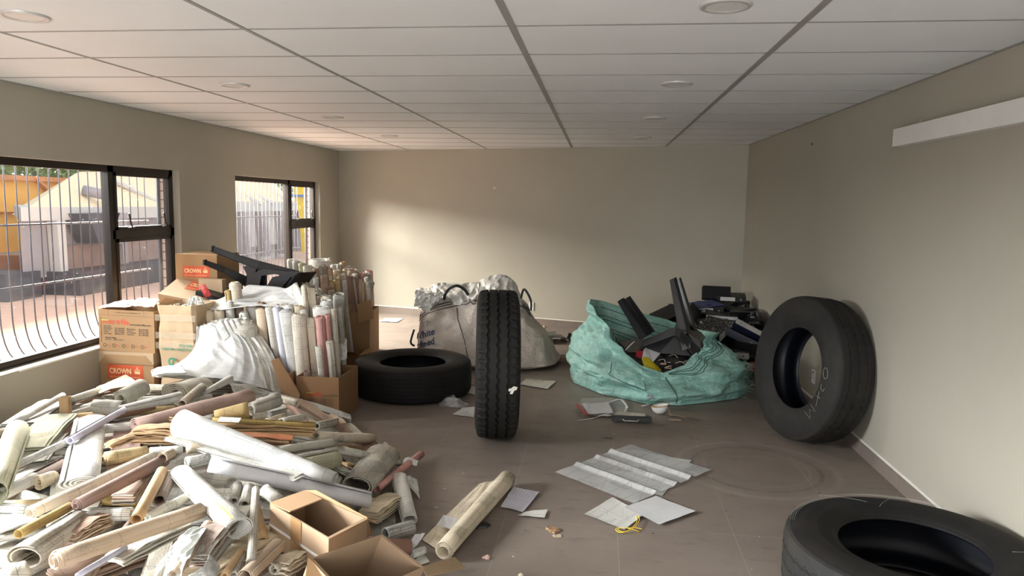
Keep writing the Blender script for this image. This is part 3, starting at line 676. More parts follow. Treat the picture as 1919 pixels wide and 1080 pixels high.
def bag_at(px, py, off=.006):   # nearest front point of the bag surface to a pixel
    d = ray(px, py).normalized(); best = (9, None)
    for (u, t, p) in BG:
        q = p-EYE; r_ = (q-d*q.dot(d)).length
        if r_ < best[0]: best = (r_, (u, t))
    u, t = best[1]; st = .006
    for _ in range(5):
        for du, dt in ((st, 0), (-st, 0), (0, st*2), (0, -st*2), (0, 0)):
            p = bagpt(u+du, t+dt); q = p-EYE; r_ = (q-d*q.dot(d)).length
            if r_ < best[0]: best = (r_, (u+du, t+dt))
        u, t = best[1]; st *= .6
    return bagpt(u, t, off)+Vector((0, -off, 0))
BG = [(i/120, j/60, bagpt(i/120, j/60)) for i in list(range(0, 40))+list(range(-40, 0)) for j in range(2, 60) if bagpt(i/120, j/60).y < 7.6]
m.tube([bag_at(x, y) for x, y in ((858, 562), (857, 580), (858, 597), (866, 622), (871, 640), (876, 668))], .004, 5)
bp('seam', m, BAND)
for k_, dy in enumerate((0, 4.5, 9.5)):
    m = MB(); m.tube([bag_at(*q) for q in [(catm([(784+k_, 592+dy), (800, 579+dy), (830, 569+dy), (868, 561+dy), (892, 558+dy)], i/24)) for i in range(25)]], .0045, 5); bp('stitched_band', m, BAND)
    m = MB(); m.tube([bag_at(*q) for q in [(catm([(970, 560+dy), (978, 565+dy), (987, 573+dy), (995-k_, 584+dy)], i/12)) for i in range(13)]], .0045, 5); bp('stitched_band', m, BAND)
# lettering follows the cloth: White / Refined / Sugar, and a faint code above
m = MB()
def lay(txt, px, py, size, ang, narrow=1.):
    vs, fs = text_verts(txt, size, bold=.5*size/22)
    ca, sa = math.cos(ang), math.sin(ang)
    m.add([bag_at(px+(v.x*narrow*ca+v.y*sa), py-(-v.x*narrow*sa*-1*-1+v.y*ca), .006) if False else bag_at(px+v.x*narrow*ca+v.y*sa*.0, py-(v.x*narrow*sa+v.y*ca), .006) for v in vs], fs)
lay('White', 777, 638, 18, .30, .88); lay('Refined', 773, 656, 18, .28, .80); lay('Sugar', 777, 671, 18, .28, .9)
bp('printed_lettering', m, NAVY, False)['label'] = 'navy blue printed words White Refined Sugar'
m = MB()
for s_ in ([(780, 604), (790, 606)], [(791, 602), (789, 608), (793, 610), (796, 605), (791, 602)], [(797, 604), (800, 602), (803, 608), (800, 610)], [(801, 602), (806, 603), (807, 605)]):
    m.tube([bag_at(x, y) for x, y in s_], .0022, 4)
bp('marker_scrawl', m, BAND)
# lifting loops
m = MB()
def loop(pts, w_=.045):
    P_ = [aty(x, y, Y) for x, y, Y in pts]; n = len(P_); L_ = []
    for i in range(31): L_.append(Vector(catm([tuple(p) for p in P_], i/30)))
    for i in range(30):
        t_ = (L_[i+1]-L_[i]).normalized(); s_ = t_.cross(Vector((.25, -1, 0)).normalized()).normalized()*w_*.32; q = Vector((0, w_, 0))
        t2_ = (L_[min(i+2, 30)]-L_[i+1]).normalized(); s2 = t2_.cross(Vector((.25, -1, 0)).normalized()).normalized()*w_*.32
        m.hexa([L_[i]-s_, L_[i]+s_, L_[i]+s_+q*.25, L_[i]-s_+q*.25], [L_[i+1]-s2, L_[i+1]+s2, L_[i+1]+s2+q*.25, L_[i+1]-s2+q*.25])
loop([(832, 563, 7.42), (834, 552, 7.38), (843, 541, 7.36), (857, 536, 7.38), (870, 543, 7.44), (878, 554, 7.5)])
bp('lifting_loop', m, BAND, False); m = MB()
loop([(976, 560, 7.45), (981, 543, 7.42), (988, 549, 7.40), (995, 565, 7.40), (995, 583, 7.36)], .035)
bp('lifting_loop', m, BAND, False); m = MB()
loop([(776, 618, 7.2), (770, 638, 7.15), (771, 645, 7.15), (777, 649, 7.14)], .03); bp('lifting_loop', m, BAND, False)
# crumpled liner spilling over the top
rim = [(786, 560), (780, 548), (784, 540), (800, 541), (812, 534), (830, 531), (860, 533), (880, 531), (893, 530), (903, 524), (920, 518), (938, 515), (955, 520), (968, 532), (974, 548), (982, 566)]
def liner(u, t):
    x, y = catm(rim, u); yy = 7.75+.25*math.sin(t*PI*.9); p = Vector(aty(x, y, 7.7)); base = Vector(aty(800+u*180, 590-8*math.sin(u*PI), 7.50))
    back = Vector(aty(800+u*180, 585, 8.15))
    q = t*2
    r_ = base.lerp(p, q) if q < 1 else p.lerp(back, q-1)
    n = noise.noise(Vector((u*9, t*5, 1)))*.04-abs(noise.noise(Vector((u*17+t*4, t*8, 4))))*.07-abs(noise.noise(Vector((u*34-t*9, t*15, 7))))*.03
    r_ = r_+Vector((n*.4*math.sin(t*PI), -n*1.6-.12*math.sin(min(1, q)*PI), 0)); return r_
m = MB(); m.grid(liner, 130, 46); bp('plastic_liner', m, BAGL)['label'] = 'crumpled pale plastic liner bunched on top'
def flap(u, t):
    a = Vector(catm([tuple(aty(x, y, 7.45)) for x, y in ((779, 571), (780, 556), (783, 542), (800, 546))], u)); b3 = Vector(catm([tuple(aty(x, y, 7.4)) for x, y in ((806, 583), (815, 570), (830, 556), (838, 546))], u))
    n = noise.noise(Vector((u*5, t*6, 8)))*.04-abs(noise.noise(Vector((u*7, t*9, 3))))*.07
    return a.lerp(b3, t)+Vector((0, n-.05, n*.2))
m = MB(); m.grid(flap, 34, 34); bp('liner_corner', m, BAGL)
tag(e, 'large slumped white woven bulk bag printed White Refined Sugar by the back wall', 'bulk bag')

# ================================================================== green bulk bag, open and slumped
e = empty('bulk_bag', (.55, 6.8, 0)); EB = Vector(e.location)
# rim and base given around the bag: angle 0 = right, going counter-clockwise seen from above (front = -90 deg)
def around(tab, a):     # tab: list of (deg, value...)
    d = math.degrees(a) % 360; n = len(tab)
    for i in range(n):
        d0 = tab[i][0]; d1 = tab[(i+1) % n][0]+(360 if i == n-1 else 0)
        if d0 <= d < d1 or (i == n-1 and (d >= d0 or d+360 < d1)):
            dd = d if d >= d0 else d+360; f = (dd-d0)/(d1-d0); f = f*f*(3-2*f)
            return [x+(y-x)*f for x, y in zip(tab[i][1:], tab[(i+1) % n][1:])]
RIMT = [(0, .50, 1.08, 6.95), (25, .46, .98, 7.25), (60, .52, .72, 7.45), (95, .60, .36, 7.50), (130, .70, .04, 7.42), (160, .74, -.06, 7.2), (190, .71, -.05, 6.95), (215, .60, .02, 6.72), (240, .41, .18, 6.50), (262, .275, .38, 6.36), (285, .225, .58, 6.32), (305, .29, .78, 6.34), (325, .44, .98, 6.44), (342, .55, 1.08, 6.62)]
BASET = [(0, 1.34, 6.85), (30, 1.2, 7.35), (70, .75, 7.6), (110, .3, 7.62), (150, -.12, 7.4), (180, -.24, 7.0), (205, -.2, 6.75), (235, .06, 6.38), (265, .45, 6.12), (290, .72, 6.13), (315, 1.02, 6.3), (335, 1.24, 6.45), (350, 1.34, 6.62)]
def gb(u, t, off=0.):
    a = u*2*PI; rz, rx, ry = around(RIMT, a); bx_, by_ = around(BASET, a)
    cx, cy = .52, 6.85
    bul = .075*math.sin(min(1, t*1.3)*PI)
    d = Vector((bx_-cx, by_-cy, 0)).normalized()
    x = bx_+(rx-bx_)*t**1.5; y = by_+(ry-by_)*t**1.5; z = .006+rz*t**.85
    n = noise.noise(Vector((x*2.5+1, y*2.5, z*6)))*.05+noise.noise(Vector((x*5, y*5, z*16+3)))*.028+noise.noise(Vector((x*12, y*12, z*24)))*.007-abs(noise.noise(Vector((x*3+9, y*3, z*7+x*2))))*.05
    n -= abs(noise.noise(Vector((math.cos(a)*3+4, math.sin(a)*3, z*26+math.sin(a*2)*3))))*.03
    fold = .018*math.sin(z*38+2.2*math.sin(a*2)+3*noise.noise(Vector((x*1.5, y*1.5, 0))))
    w_ = min(1, t*6)
    return Vector((x, y, z))+d*(bul+(n+fold)*w_+off)
def gi(u, t, off=0.):      # inside: from the rim down to the heap
    a = u*2*PI; p = gb(u, 1); c_ = Vector((.52, 6.85, .2)); dn = .26 if math.sin(a) > 0 else .12
    q = p+(c_-p).normalized()*(.03+.16*t)+Vector((0, 0, -dn*t*1.3+.004*math.sin(t*9)))
    d = (c_-p); d.z = 0; d.normalize()
    q.z = max(.02, q.z); n = noise.noise(Vector((q.x*9, q.y*9, q.z*9)))*.015
    return q+d*(off+n*t+.01*math.sin(t*PI))
def gp(name, mb, mt, smooth=True):
    o = mb.build(name, mt, e, smooth)
    for k in o.data.vertices: k.co -= EB
    return o
m = MB(); m.grid(lambda u, t: gb(u, t), 190, 70); m.grid(lambda u, t: gb(u, 1).lerp(gi(u, 0), t)+Vector((0, 0, .012*math.sin(t*PI))), 190, 3); gp('bag_body', m, BAGG)
m = MB(); m.grid(lambda u, t: gi(u, t), 190, 24); gp('bag_lining', m, BAGG)
def cuff(u, t, off=0.): return gb(.80+u*.16, 1.0-.30*t*min(1, 4*u, 5*(1-u)+.05), .028+off-.012*t)+Vector((0, 0, .012*(1-t)))
m = MB(); m.grid(cuff, 60, 14); gp('folded_cuff', m, BAGG)
DKG = plain('dark_green_stripe', (.015, .05, .04), .7, .1, 20)
m = MB()
for k in (.12, .30, .38, .56, .64, .82): m.tube([gi(i/190, k, .004) for i in range(191)], .003, 4)
for k in (.2, .35, .62, .78): m.tube([cuff(i/60, k, .004) for i in range(2, 59)], .0026, 4)
gp('hem_stripe', m, DKG)
m = MB(); m.tube([gb(.790, t/20, .004) for t in range(1, 19)], .004, 4)
for (u0, u1, t0, t1) in ((.675, .675, .42, .68), (.735, .735, .40, .60), (.675, .735, .42, .38)):
    m.tube([gb(u0+(u1-u0)*k/14, t0+(t1-t0)*k/14, .004) for k in range(15)], .003, 4)
gp('stitching', m, DKG)
random.seed(9); m = MB()       # frayed threads at the right hand corner
for k in range(130):
    p = gb(random.uniform(-.06, .01), random.uniform(.0, .5), .01); q = p+Vector((random.uniform(0, .09), random.uniform(-.08, .03), random.uniform(-.03, .07)))
    q.z = max(.004, q.z); mid = (p+q)/2+Vector((random.gauss(0, .02), random.gauss(0, .02), .02)); m.tube([p, mid, q], .0011, 3, False)
gp('frayed_threads', m, BAGG)
m = MB(); m.grid(lambda u, v: gb(.742+u*.014, .17+v*.10, .006), 4, 4); gp('stitched_label', m, plain('bag_label', (.30, .34, .36), .6, .3, 60))
tag(e, 'torn green woven bulk bag slumped open with striped hem and rubbish inside', 'bulk bag')
GREEN_E = e
# ================================================================== chairs of black plastic
BLK = plain('black_plastic', (.010, .010, .012), .32, .15, 6, 0, .6)
def channel(m, pts, w_, d_, side, th=.006):   # U-shaped leg: web and two flanges along a path; side = direction of the flange depth
    side = Vector(side).normalized()
    for i in range(len(pts)-1):
        p, q = Vector(pts[i]), Vector(pts[i+1]); t = (q-p).normalized(); s = t.cross(side).normalized(); k0 = w_[i]/2; k1 = w_[i+1]/2
        D0, D1 = side*d_[i], side*d_[i+1]
        m.hexa([p-s*k0, p+s*k0, p+s*k0+side*th, p-s*k0+side*th], [q-s*k1, q+s*k1, q+s*k1+side*th, q-s*k1+side*th])
        for g in (-1, 1):
            a, b_ = p+s*k0*g, q+s*k1*g; n0 = -s*g*th
            m.hexa([a, a+n0, a+n0+D0, a+D0], [b_, b_+n0, b_+n0+D1, b_+D1])
def cpart(e, name, m, mt=None, label=None):
    o = m.build(name, mt or BLK, e); E_ = Vector(e.location)
    for k in o.data.vertices: k.co -= E_
    if label: o['label'] = label
    return o
# chair thrown upside down into the green bag: four legs up, apron and seat below
e = empty('plastic_chair', aty(1260, 640, 6.7)); YC = 6.62
T = lambda x, y, Y=YC: aty(x, y, Y)
def legu(name, top, foot, w0, w1, d0, d1, side):
    m = MB(); channel(m, [top, (top+foot)/2, foot], [w0, (w0+w1)/2, w1], [d0, (d0+d1)/2, d1], side)
    t = (foot-top).normalized(); s = t.cross(Vector(side).normalized()).normalized(); m.box(top+Vector(side).normalized()*d0/2+t*.004, (w0, d0, .008), frame((0, 0, 0), s, t).to_3x3().to_4x4()) if False else None
    return cpart(e, name, m)
legu('leg', T(1160.5, 563, 6.5), T(1206, 634, 6.42), .050, .085, .05, .06, (.5, .85, .1))
legu('leg', T(1172, 560, 6.62), T(1216, 628, 6.55), .060, .085, .05, .06, (.45, .9, .1))
legu('leg', T(1259, 523, 6.78), T(1286, 655, 6.45), .050, .10, .05, .07, (.5, .85, .1))
legu('leg', T(1269, 523, 6.90), T(1300, 640, 6.70), .045, .075, .04, .06, (.5, .85, .1))
m = MB()      # front apron arching between the two pairs of legs
ap = [(1200, 640), (1226, 630), (1252, 618), (1266, 614), (1276, 618), (1290, 632), (1306, 648), (1326, 668)]; lo = [(1206, 648), (1228, 641), (1252, 632), (1264, 629), (1274, 634), (1286, 648), (1300, 664), (1318, 684)]
for i in range(len(ap)-1):
    A, B_ = T(*ap[i], 6.46), T(*ap[i+1], 6.46); C_, D = T(*lo[i], 6.44), T(*lo[i+1], 6.44); q = Vector((.0, .012, 0)); m.hexa([A, B_, D, C_], [v+q for v in (A, B_, D, C_)])
cpart(e, 'apron', m)
m = MB()      # seat shell under the legs, tipped to the right
S0 = [T(1216, 640, 6.6), T(1275, 616, 6.5), T(1345, 672, 6.45), T(1330, 640, 6.9), T(1262, 600, 7.0)]
m.ext([T(1262, 622, 6.5), T(1282, 620, 6.5), T(1312, 640, 6.5), T(1346, 678, 6.5), T(1322, 694, 6.46), T(1296, 668, 6.46)], (.05, .30, .03))
m.ext([T(1204, 650, 6.55), T(1266, 628, 6.55), T(1300, 668, 6.5), T(1236, 662, 6.5)], (.0, .34, -.05))
cpart(e, 'seat', m)
tag(e, 'broken black plastic chair upside down with legs sticking up out of the green bag', 'chair')
# chair on the boxes at left: legs point up to the left
e = empty('plastic_chair', aty(500, 520, 6.3)); L = lambda x, y, Y=6.3: aty(x, y, Y)
def leg2(pts, w_, Y0_, Y1_):
    m = MB(); n = len(pts); P_ = [L(x, y, Y0_+(Y1_-Y0_)*i/(n-1)) for i, (x, y) in enumerate(pts)]
    channel(m, P_, w_, [.045]*n, (.15, .9, -.35)); m.box(P_[0]+Vector((.01, .01, 0)), (.012, .05, w_[0]*.9)); return cpart(e, 'leg', m)
leg2([(396, 466), (440, 482), (484, 497), (560, 511)], [.055, .06, .08, .03], 6.05, 6.25)
leg2([(381, 491), (420, 506), (462, 528)], [.045, .055, .09], 5.95, 6.2)
m = MB()
for poly in ([(455, 500), (470, 496), (490, 505), (476, 512), (474, 541), (461, 539), (463, 516)], [(484, 503), (560, 511), (548, 520), (515, 514), (490, 517), (486, 534), (500, 536), (510, 520), (545, 519), (527, 540), (474, 541), (476, 508)],):
    m.ext([L(x, y, 6.18) for x, y in poly], (.02, .05, .0))
cpart(e, 'seat_frame', m)
m = MB(); m.ext([L(x, y, 6.2) for x, y in ((512, 519), (558, 511), (536, 541), (510, 543), (500, 537))], (.05, .32, -.02)); cpart(e, 'seat', m)
m = MB(); m.ext([L(x, y, 6.2) for x, y in ((462, 514), (476, 508), (476, 542), (458, 540))], (.03, .2, 0)); cpart(e, 'apron', m)
tag(e, 'black plastic chair tipped over on the boxes, legs pointing up to the left', 'chair')

# ================================================================== cardboard boxes
def cardmat(name, col, amt=.2):
    m, t, b = nodes(name); v = coords(t, jitter=True); n = noise_(t, v, 3, 5, .6)
    c = ramp(t, n, [(.3, tuple(x*.86 for x in col)), (.7, col)])
    fl = noise_(t, coords(t, scale=(60, 60, 1.5)), 2, 2); c = mixc(t, math_(t, 'MULTIPLY', fl, .12), c, tuple(x*.7 for x in col))
    st = ramp(t, noise_(t, v, 1.7, 5, .7), [(.56, 0.), (.7, 1.)]); c = mixc(t, math_(t, 'MULTIPLY', st, amt), c, tuple(x*.72 for x in col))
    t.links.new(c, b.inputs['Base Color']); b.inputs['Roughness'].default_value = .75; b.inputs['Specular IOR Level'].default_value = .25
    bump(t, b, noise_(t, v, 12, 4), .15, .01); return m
CARD = cardmat('brown_cardboard', (.38, .235, .12)); CARDG = cardmat('greyish_cardboard', (.38, .265, .17)); CARDL = cardmat('light_cardboard', (.50, .365, .23)); CARDD = cardmat('deep_brown_cardboard', (.30, .17, .085)); CARDI = cardmat('inside_cardboard', (.42, .27, .15))
TAPE = plain('brown_packing_tape', (.34, .20, .095), .25, .15, 8, 0, .6); TAPEC = plain('white_strap', (.72, .70, .66), .4, .05)
def clearm(name, tint=(.9, .9, .88), k=.35, rough=.15):
    m, t, b = nodes(name); o = t.nodes['Material Output']; tr = t.nodes.new('ShaderNodeBsdfTransparent'); mx = t.nodes.new('ShaderNodeMixShader')
    b.inputs['Base Color'].default_value = (*tint, 1); b.inputs['Roughness'].default_value = rough; bump(t, b, noise_(t, coords(t), 18, 4), .8, .02)
    nz = noise_(t, coords(t), 6, 4); t.links.new(math_(t, 'MULTIPLY_ADD', nz, .3, k-.15), mx.inputs[0]); t.links.new(tr.outputs[0], mx.inputs[1]); t.links.new(b.outputs[0], mx.inputs[2])
    t.links.new(mx.outputs[0], o.inputs[0]); return m
CLEAR = clearm('clear_plastic', (.8, .8, .8), .28); TAPET = clearm('clear_tape', (.70, .62, .48), .17, .12)
REDP = plain('red_orange_print', (.62, .10, .035), .6, .1); CREAMP = plain('cream_print', (.86, .62, .34), .6, .05); INK = plain('box_ink', (.06, .045, .04), .7, .1)
REDINK = plain('red_box_print', (.62, .06, .03), .6, .1); LIME = plain('lime_print', (.45, .62, .08), .6, .1); GREENP = plain('green_print', (.05, .25, .14), .6, .1)
CORR = plain('torn_corrugated_edge', (.62, .47, .32), .9, .15, 40)
# M: origin at the centre of the box base; x along the front, y into depth, z up
def carton(M, w_, d_, h_, label, mt=None, lid=0, open_=False, flaps=(), parent=None, name='cardboard_box', inside=None, cat='box', group=None):
    e = empM(name, M); mt = mt or CARD; t = .006; m = MB()
    if open_:
        for c_, s_ in (((0, -d_/2+t/2, h_/2), (w_, t, h_)), ((0, d_/2-t/2, h_/2), (w_, t, h_)), ((-w_/2+t/2, 0, h_/2), (t, d_-2*t, h_)), ((w_/2-t/2, 0, h_/2), (t, d_-2*t, h_)), ((0, 0, t/2), (w_-t, d_-t, t))): m.box(c_, s_)
    else: m.box((0, 0, h_/2), (w_, d_, h_))
    m.build('carton', mt, e)
    if lid:
        l = MB(); l.box((0, 0, h_-lid/2+.004), (w_+.012, d_+.012, lid)); l.build('lid', CARDL, e)
        l = MB(); l.hexa([(-w_/2-.004, -d_/2-.0075, h_-lid), (w_/2+.004, -d_/2-.0075, h_-lid), (w_/2+.004, -d_/2-.006, h_-lid), (-w_/2-.004, -d_/2-.006, h_-lid)],
               [(-w_/2+.06, -d_/2-.0085, h_-.02), (w_/2-.06, -d_/2-.0085, h_-.02), (w_/2-.06, -d_/2-.006, h_-.02), (-w_/2+.06, -d_/2-.006, h_-.02)]); l.build('lid_fold', mt, e)
    for (edge, ang, ln) in flaps:    # hinged flaps: ang 0 = straight up, 90 = flat outwards, 180 = hanging, negative = inwards
        f = MB(); a = math.radians(ang); up = Vector((0, 0, math.cos(a)))
        if edge in 'fb': s = -1 if edge == 'f' else 1; o_ = Vector((0, s*math.sin(a), 0)); x = Vector((w_/2-.004, 0, 0)); base = Vector((0, s*d_/2, h_))
        else: s = -1 if edge == 'l' else 1; o_ = Vector((s*math.sin(a), 0, 0)); x = Vector((0, d_/2-.004, 0)); base = Vector((s*w_/2, 0, h_))
        D = (up+o_)*ln; nn = (up+o_).cross(x).normalized()*.005
        tp_ = .93
        f.hexa([base-x, base+x, base+x+nn, base-x+nn], [base-x*tp_+D, base+x*tp_+D, base+x*tp_+D+nn, base-x*tp_+D+nn]); f.build('flap', inside or mt, e)
    tag(e, label, cat, group); return e
def on_front(e, w_, d_, h_, off=.0012):    # lettering frame on the front face: u from left edge, v from the base
    return lambda x0, v0: (lambda u, v: Vector((-w_/2+x0+u, -d_/2-off, v0+v)))
def text_w(mb, txt, size, width, fn, bold=0.):   # lettering stretched to a given width
    vs, fs = text_verts(txt, size, bold=bold); W_ = max(v.x for v in vs); mb.add([fn(v.x*width/W_, v.y) for v in vs], fs)
def crown_label(e, w_, d_, h_, x0, z0, lw, lh, face=None, off=0):
    P_ = face or (lambda u, v, o: Vector((-w_/2+u, -d_/2-o, v)))
    m = MB(); a = [P_(x0, z0, .0005+off), P_(x0+lw, z0, .0005+off), P_(x0+lw, z0+lh, .0005+off), P_(x0, z0+lh, .0005+off)]; b_ = [P_(x0, z0, .0015+off), P_(x0+lw, z0, .0015+off), P_(x0+lw, z0+lh, .0015+off), P_(x0, z0+lh, .0015+off)]
    m.hexa(a, b_); o = m.build('printed_panel', REDP, e); o['label'] = 'red panel reading CROWN with a crown emblem'
    m = MB(); s = lh*.50
    text_w(m, 'CROWN', s, lw*.62, lambda u, v: P_(x0+lw*.05+u, z0+lh*.40+v, .0022+off), bold=s*.03)
    text_w(m, 'RECORDS MANAGEMENT', s*.24, lw*.84, lambda u, v: P_(x0+lw*.06+u, z0+lh*.12+v, .0022+off))
    cx, cz, r = x0+lw*.845, z0+lh*.42, lh*.11
    for dx in (-1.15, 0, 1.15):
        for k in range(10):
            a0, a1 = 2*PI*k/10, 2*PI*(k+1)/10; R0_, R1_ = r*.50, r*.80
            q = lambda a, R_: P_(cx+dx*r+R_*math.cos(a)*.9, cz+lh*.22+(lh*.05 if dx == 0 else 0)+R_*math.sin(a), .0022+off)
            m.add([q(a0, R0_), q(a1, R0_), q(a1, R1_), q(a0, R1_)], [(0, 1, 2, 3)])
    m.add([P_(cx-r*1.7, cz, .0022+off), P_(cx+r*1.7, cz, .0022+off), P_(cx+r*1.9, cz+lh*.16, .0022+off), P_(cx-r*1.9, cz+lh*.16, .0022+off)], [(0, 1, 2, 3)])
    m.add([P_(cx-r*.35, cz+lh*.36, .0022+off), P_(cx+r*.35, cz+lh*.36, .0022+off), P_(cx+r*.2, cz+lh*.48, .0022+off), P_(cx-r*.2, cz+lh*.48, .0022+off)], [(0, 1, 2, 3)])
    m.build('printed_lettering', CREAMP, o)
    return o
def metrofile(e, w_, h_, P_, full=True, k=1.):
    m = MB(); W_ = w_/.46; text_w(m, 'etr', .058*k, .058*W_, lambda u, v: P_(.082*W_+u, h_*.66+v, .0012), bold=.0008); text_w(m, 'file', .058*k, .066*W_, lambda u, v: P_(.186*W_+u, h_*.66+v, .0012), bold=.0008)
    cx, cz = .163*W_, h_*.66+.016*k
    for q in range(16):
        a0, a1 = 2*PI*q/16+.5, 2*PI*(q+1)/16+.5
        for R0_, R1_ in ((.012*k, .0165*k), (0.0005, .0065*k)):
            m.add([P_(cx+R*math.cos(a), cz+R*math.sin(a), .0012) for R, a in ((R0_, a0), (R0_, a1), (R1_, a1), (R1_, a0))], [(0, 1, 2, 3)])
    text_w(m, 'm', .058*k, .044*W_, lambda u, v: P_(.032*W_+u, h_*.66+v, .0011), bold=.0008)
    o = m.build('printed_lettering', REDINK, e); o['label'] = 'red printed word metrofile'
    m = MB(); m.hexa([P_(.02, h_*.735, .001), P_(.085, h_*.735, .001), P_(.085, h_*.752, .001), P_(.02, h_*.752, .001)], [P_(.02, h_*.735, .0016), P_(.085, h_*.735, .0016), P_(.085, h_*.752, .0016), P_(.02, h_*.752, .0016)]); m.build('lime_dash', LIME, e)
    m = MB(); put_text(m, 'www.metrofile.com', .023*k, lambda u, v: P_(w_*.56+u, h_*.645+v, .0012), bold=.0004)
    if full:
        put_text(m, 'TO OPEN: TEAR ALONG PERFORATION', .013, lambda u, v: P_(w_*.29+u, h_*.925+v, .0012))
        rows = (('Head Office', '', '', ''), ('Johannesburg', '(011) 458-4500', 'Bloemfontein', '(051) 407-8000'), ('Cape Town', '(021) 380-5900', 'Nelspruit', '(013) 757-3400'), ('Durban', '(031) 714-4000', 'Port Elizabeth', '(041) 486-7048'), ('East London', '(043) 721-0101', 'Polokwane', '(015) 297-0002'))
        for j, rw in enumerate(rows):
            for i, s in enumerate(rw):
                if s: put_text(m, s, .0135, lambda u, v: P_(w_*(.09, .29, .51, .72)[i]+u, h_*(.59-.045*j)+v, .0012), bold=.0003)
        put_text(m, 'National Office:', .0155, lambda u, v: P_(w_*.11+u, h_*.31+v, .0012), bold=.0005); put_text(m, 'Helpline     0860 73 60 73', .0155, lambda u, v: P_(w_*.11+u, h_*.265+v, .0012))
        for i in range(5):
            cx, cz = w_*(.10+.17*i), h_*.14
            for q in range(12):
                a0, a1 = 2*PI*q/12, 2*PI*(q+1)/12; m.add([P_(cx+R*math.cos(a), cz+R*math.sin(a), .0012) for R, a in ((.011, a0), (.011, a1), (.015, a1), (.015, a0))], [(0, 1, 2, 3)])
        for z_ in (.87, .868): pass
        for (u0, u1, v0, v1) in ((0, w_, .868, .872), (.18*w_, .183*w_, .872, 1), (.82*w_, .823*w_, .872, 1)):
            m.add([P_(u0, h_*v0, .001), P_(u1, h_*v0, .001), P_(u1, h_*v1, .001), P_(u0, h_*v1, .001)], [(0, 1, 2, 3)])
    else:
        for i, x_ in enumerate((.08, .36, .62)):
            for j in range(6): put_text(m, ('Johannesburg', '(011) 458-4500', 'Bloemfontein')[i], .016, lambda u, v: P_(w_*x_+u, h_*(.56-.045*j)+v, .0012))
    m.build('fine_print', INK, e)
    if full:
        m = MB()
        for i in range(5):
            for j, s in enumerate(('Secure', 'storage')): put_text(m, s, .010, lambda u, v: P_(w_*(.14+.17*i)+u, h_*(.15-.03*j)+v, .0012))
        m.build('small_red_print', REDINK, e)
# stack by the nearer window: crown archive box below, metrofile box on top
a = aty(190, 735, 5.3); BXW = .44
cx = (aty(188, 690, 5.3).x+aty(290, 690, 5.3).x)/2; w_ = aty(290, 690, 5.3).x-aty(188, 690, 5.3).x
M = frame((cx, 5.3+.19, .005), (1, -.03, 0), (0, 0, 1)); e = carton(M, w_, .38, .442, 'archive box with red crown panel, bottom of the stack below the window', lid=.092)
crown_label(e, w_, .38, .442, w_*.14, .222, w_*.66, .118)
w2 = aty(291, 620, 5.3).x-aty(185, 620, 5.3).x; cx = (aty(291, 620, 5.3).x+aty(185, 620, 5.3).x)/2
M = frame((cx+.0, 5.3+.185, .452), (1, -.03, -.012), (0, 0, 1)); e = carton(M, w2, .37, .335, 'brown archive box with red lettering on top of the stack below the window', open_=True)
metrofile(e, w2, .335, lambda u, v, o: Vector((-w2/2+u, -.185-o, v)))
m = MB(); m.box((-w2/2+.012, -.187, .17), (.02, .002, .2)); m.build('tape_strip', TAPE, e)
# tall taped box beside it
x0, x1 = aty(293, 640, 5.28).x, aty(368, 640, 5.28).x; w3 = x1-x0; zt = aty(330, 573, 5.28).z
e = empM('cardboard_box', frame(((x0+x1)/2, 5.28+.17, .004), (1, .0, 0), (0, 0, 1))); m = MB(); nz = 22; n = 36
for j in range(nz+1):
    z = (zt-.004)*j/nz; sq = 1+.02*math.sin(z*16)+.012*math.sin(z*41)
    for i in range(n):
        a = 2*PI*i/n; r_ = 1/max(abs(math.cos(a)), abs(math.sin(a)))**.93; jj = .008*noise.noise(Vector((math.cos(a)*2, math.sin(a)*2, z*7)))
        m.v.append(Vector((math.cos(a)*r_*(w3/2)*.98*sq+jj, math.sin(a)*r_*.17*.98*sq+jj, z)))
for j in range(nz):
    for i in range(n): m.face((j*n+i, j*n+(i+1) % n, (j+1)*n+(i+1) % n, (j+1)*n+i))
m.face(list(reversed(range(n)))); m.face([(nz-3)*n+k for k in range(n)]); m.build('carton', CARDL, e, False)
for z_ in (.52, .60, .74):
    m = MB(); m.box((0, -.178, z_), (w3*1.0, .003, .05)); m.build('tape_strip', TAPET, e)
m = MB(); 
for j, s in enumerate(('THE EXPERT MOVERS', 'RECYCLE')):   # printed upside down
    put_text(m, s, .026, lambda u, v: Vector((w3*.40-u, -.183, zt-.34+.03*j-v)), bold=.0004)
for q in range(14):
    a0, a1 = 2*PI*q/16, 2*PI*(q+1)/16; m.add([Vector((-w3*.10+R*math.cos(a), -.183, zt-.45+R*math.sin(a))) for R, a in ((.018, a0), (.018, a1), (.034, a1), (.034, a0))], [(0, 1, 2, 3)])
o = m.build('printed_lettering', GREENP, e); tag(e, 'tall pale taped box with upside-down print beside the lettered archive boxes', 'box')
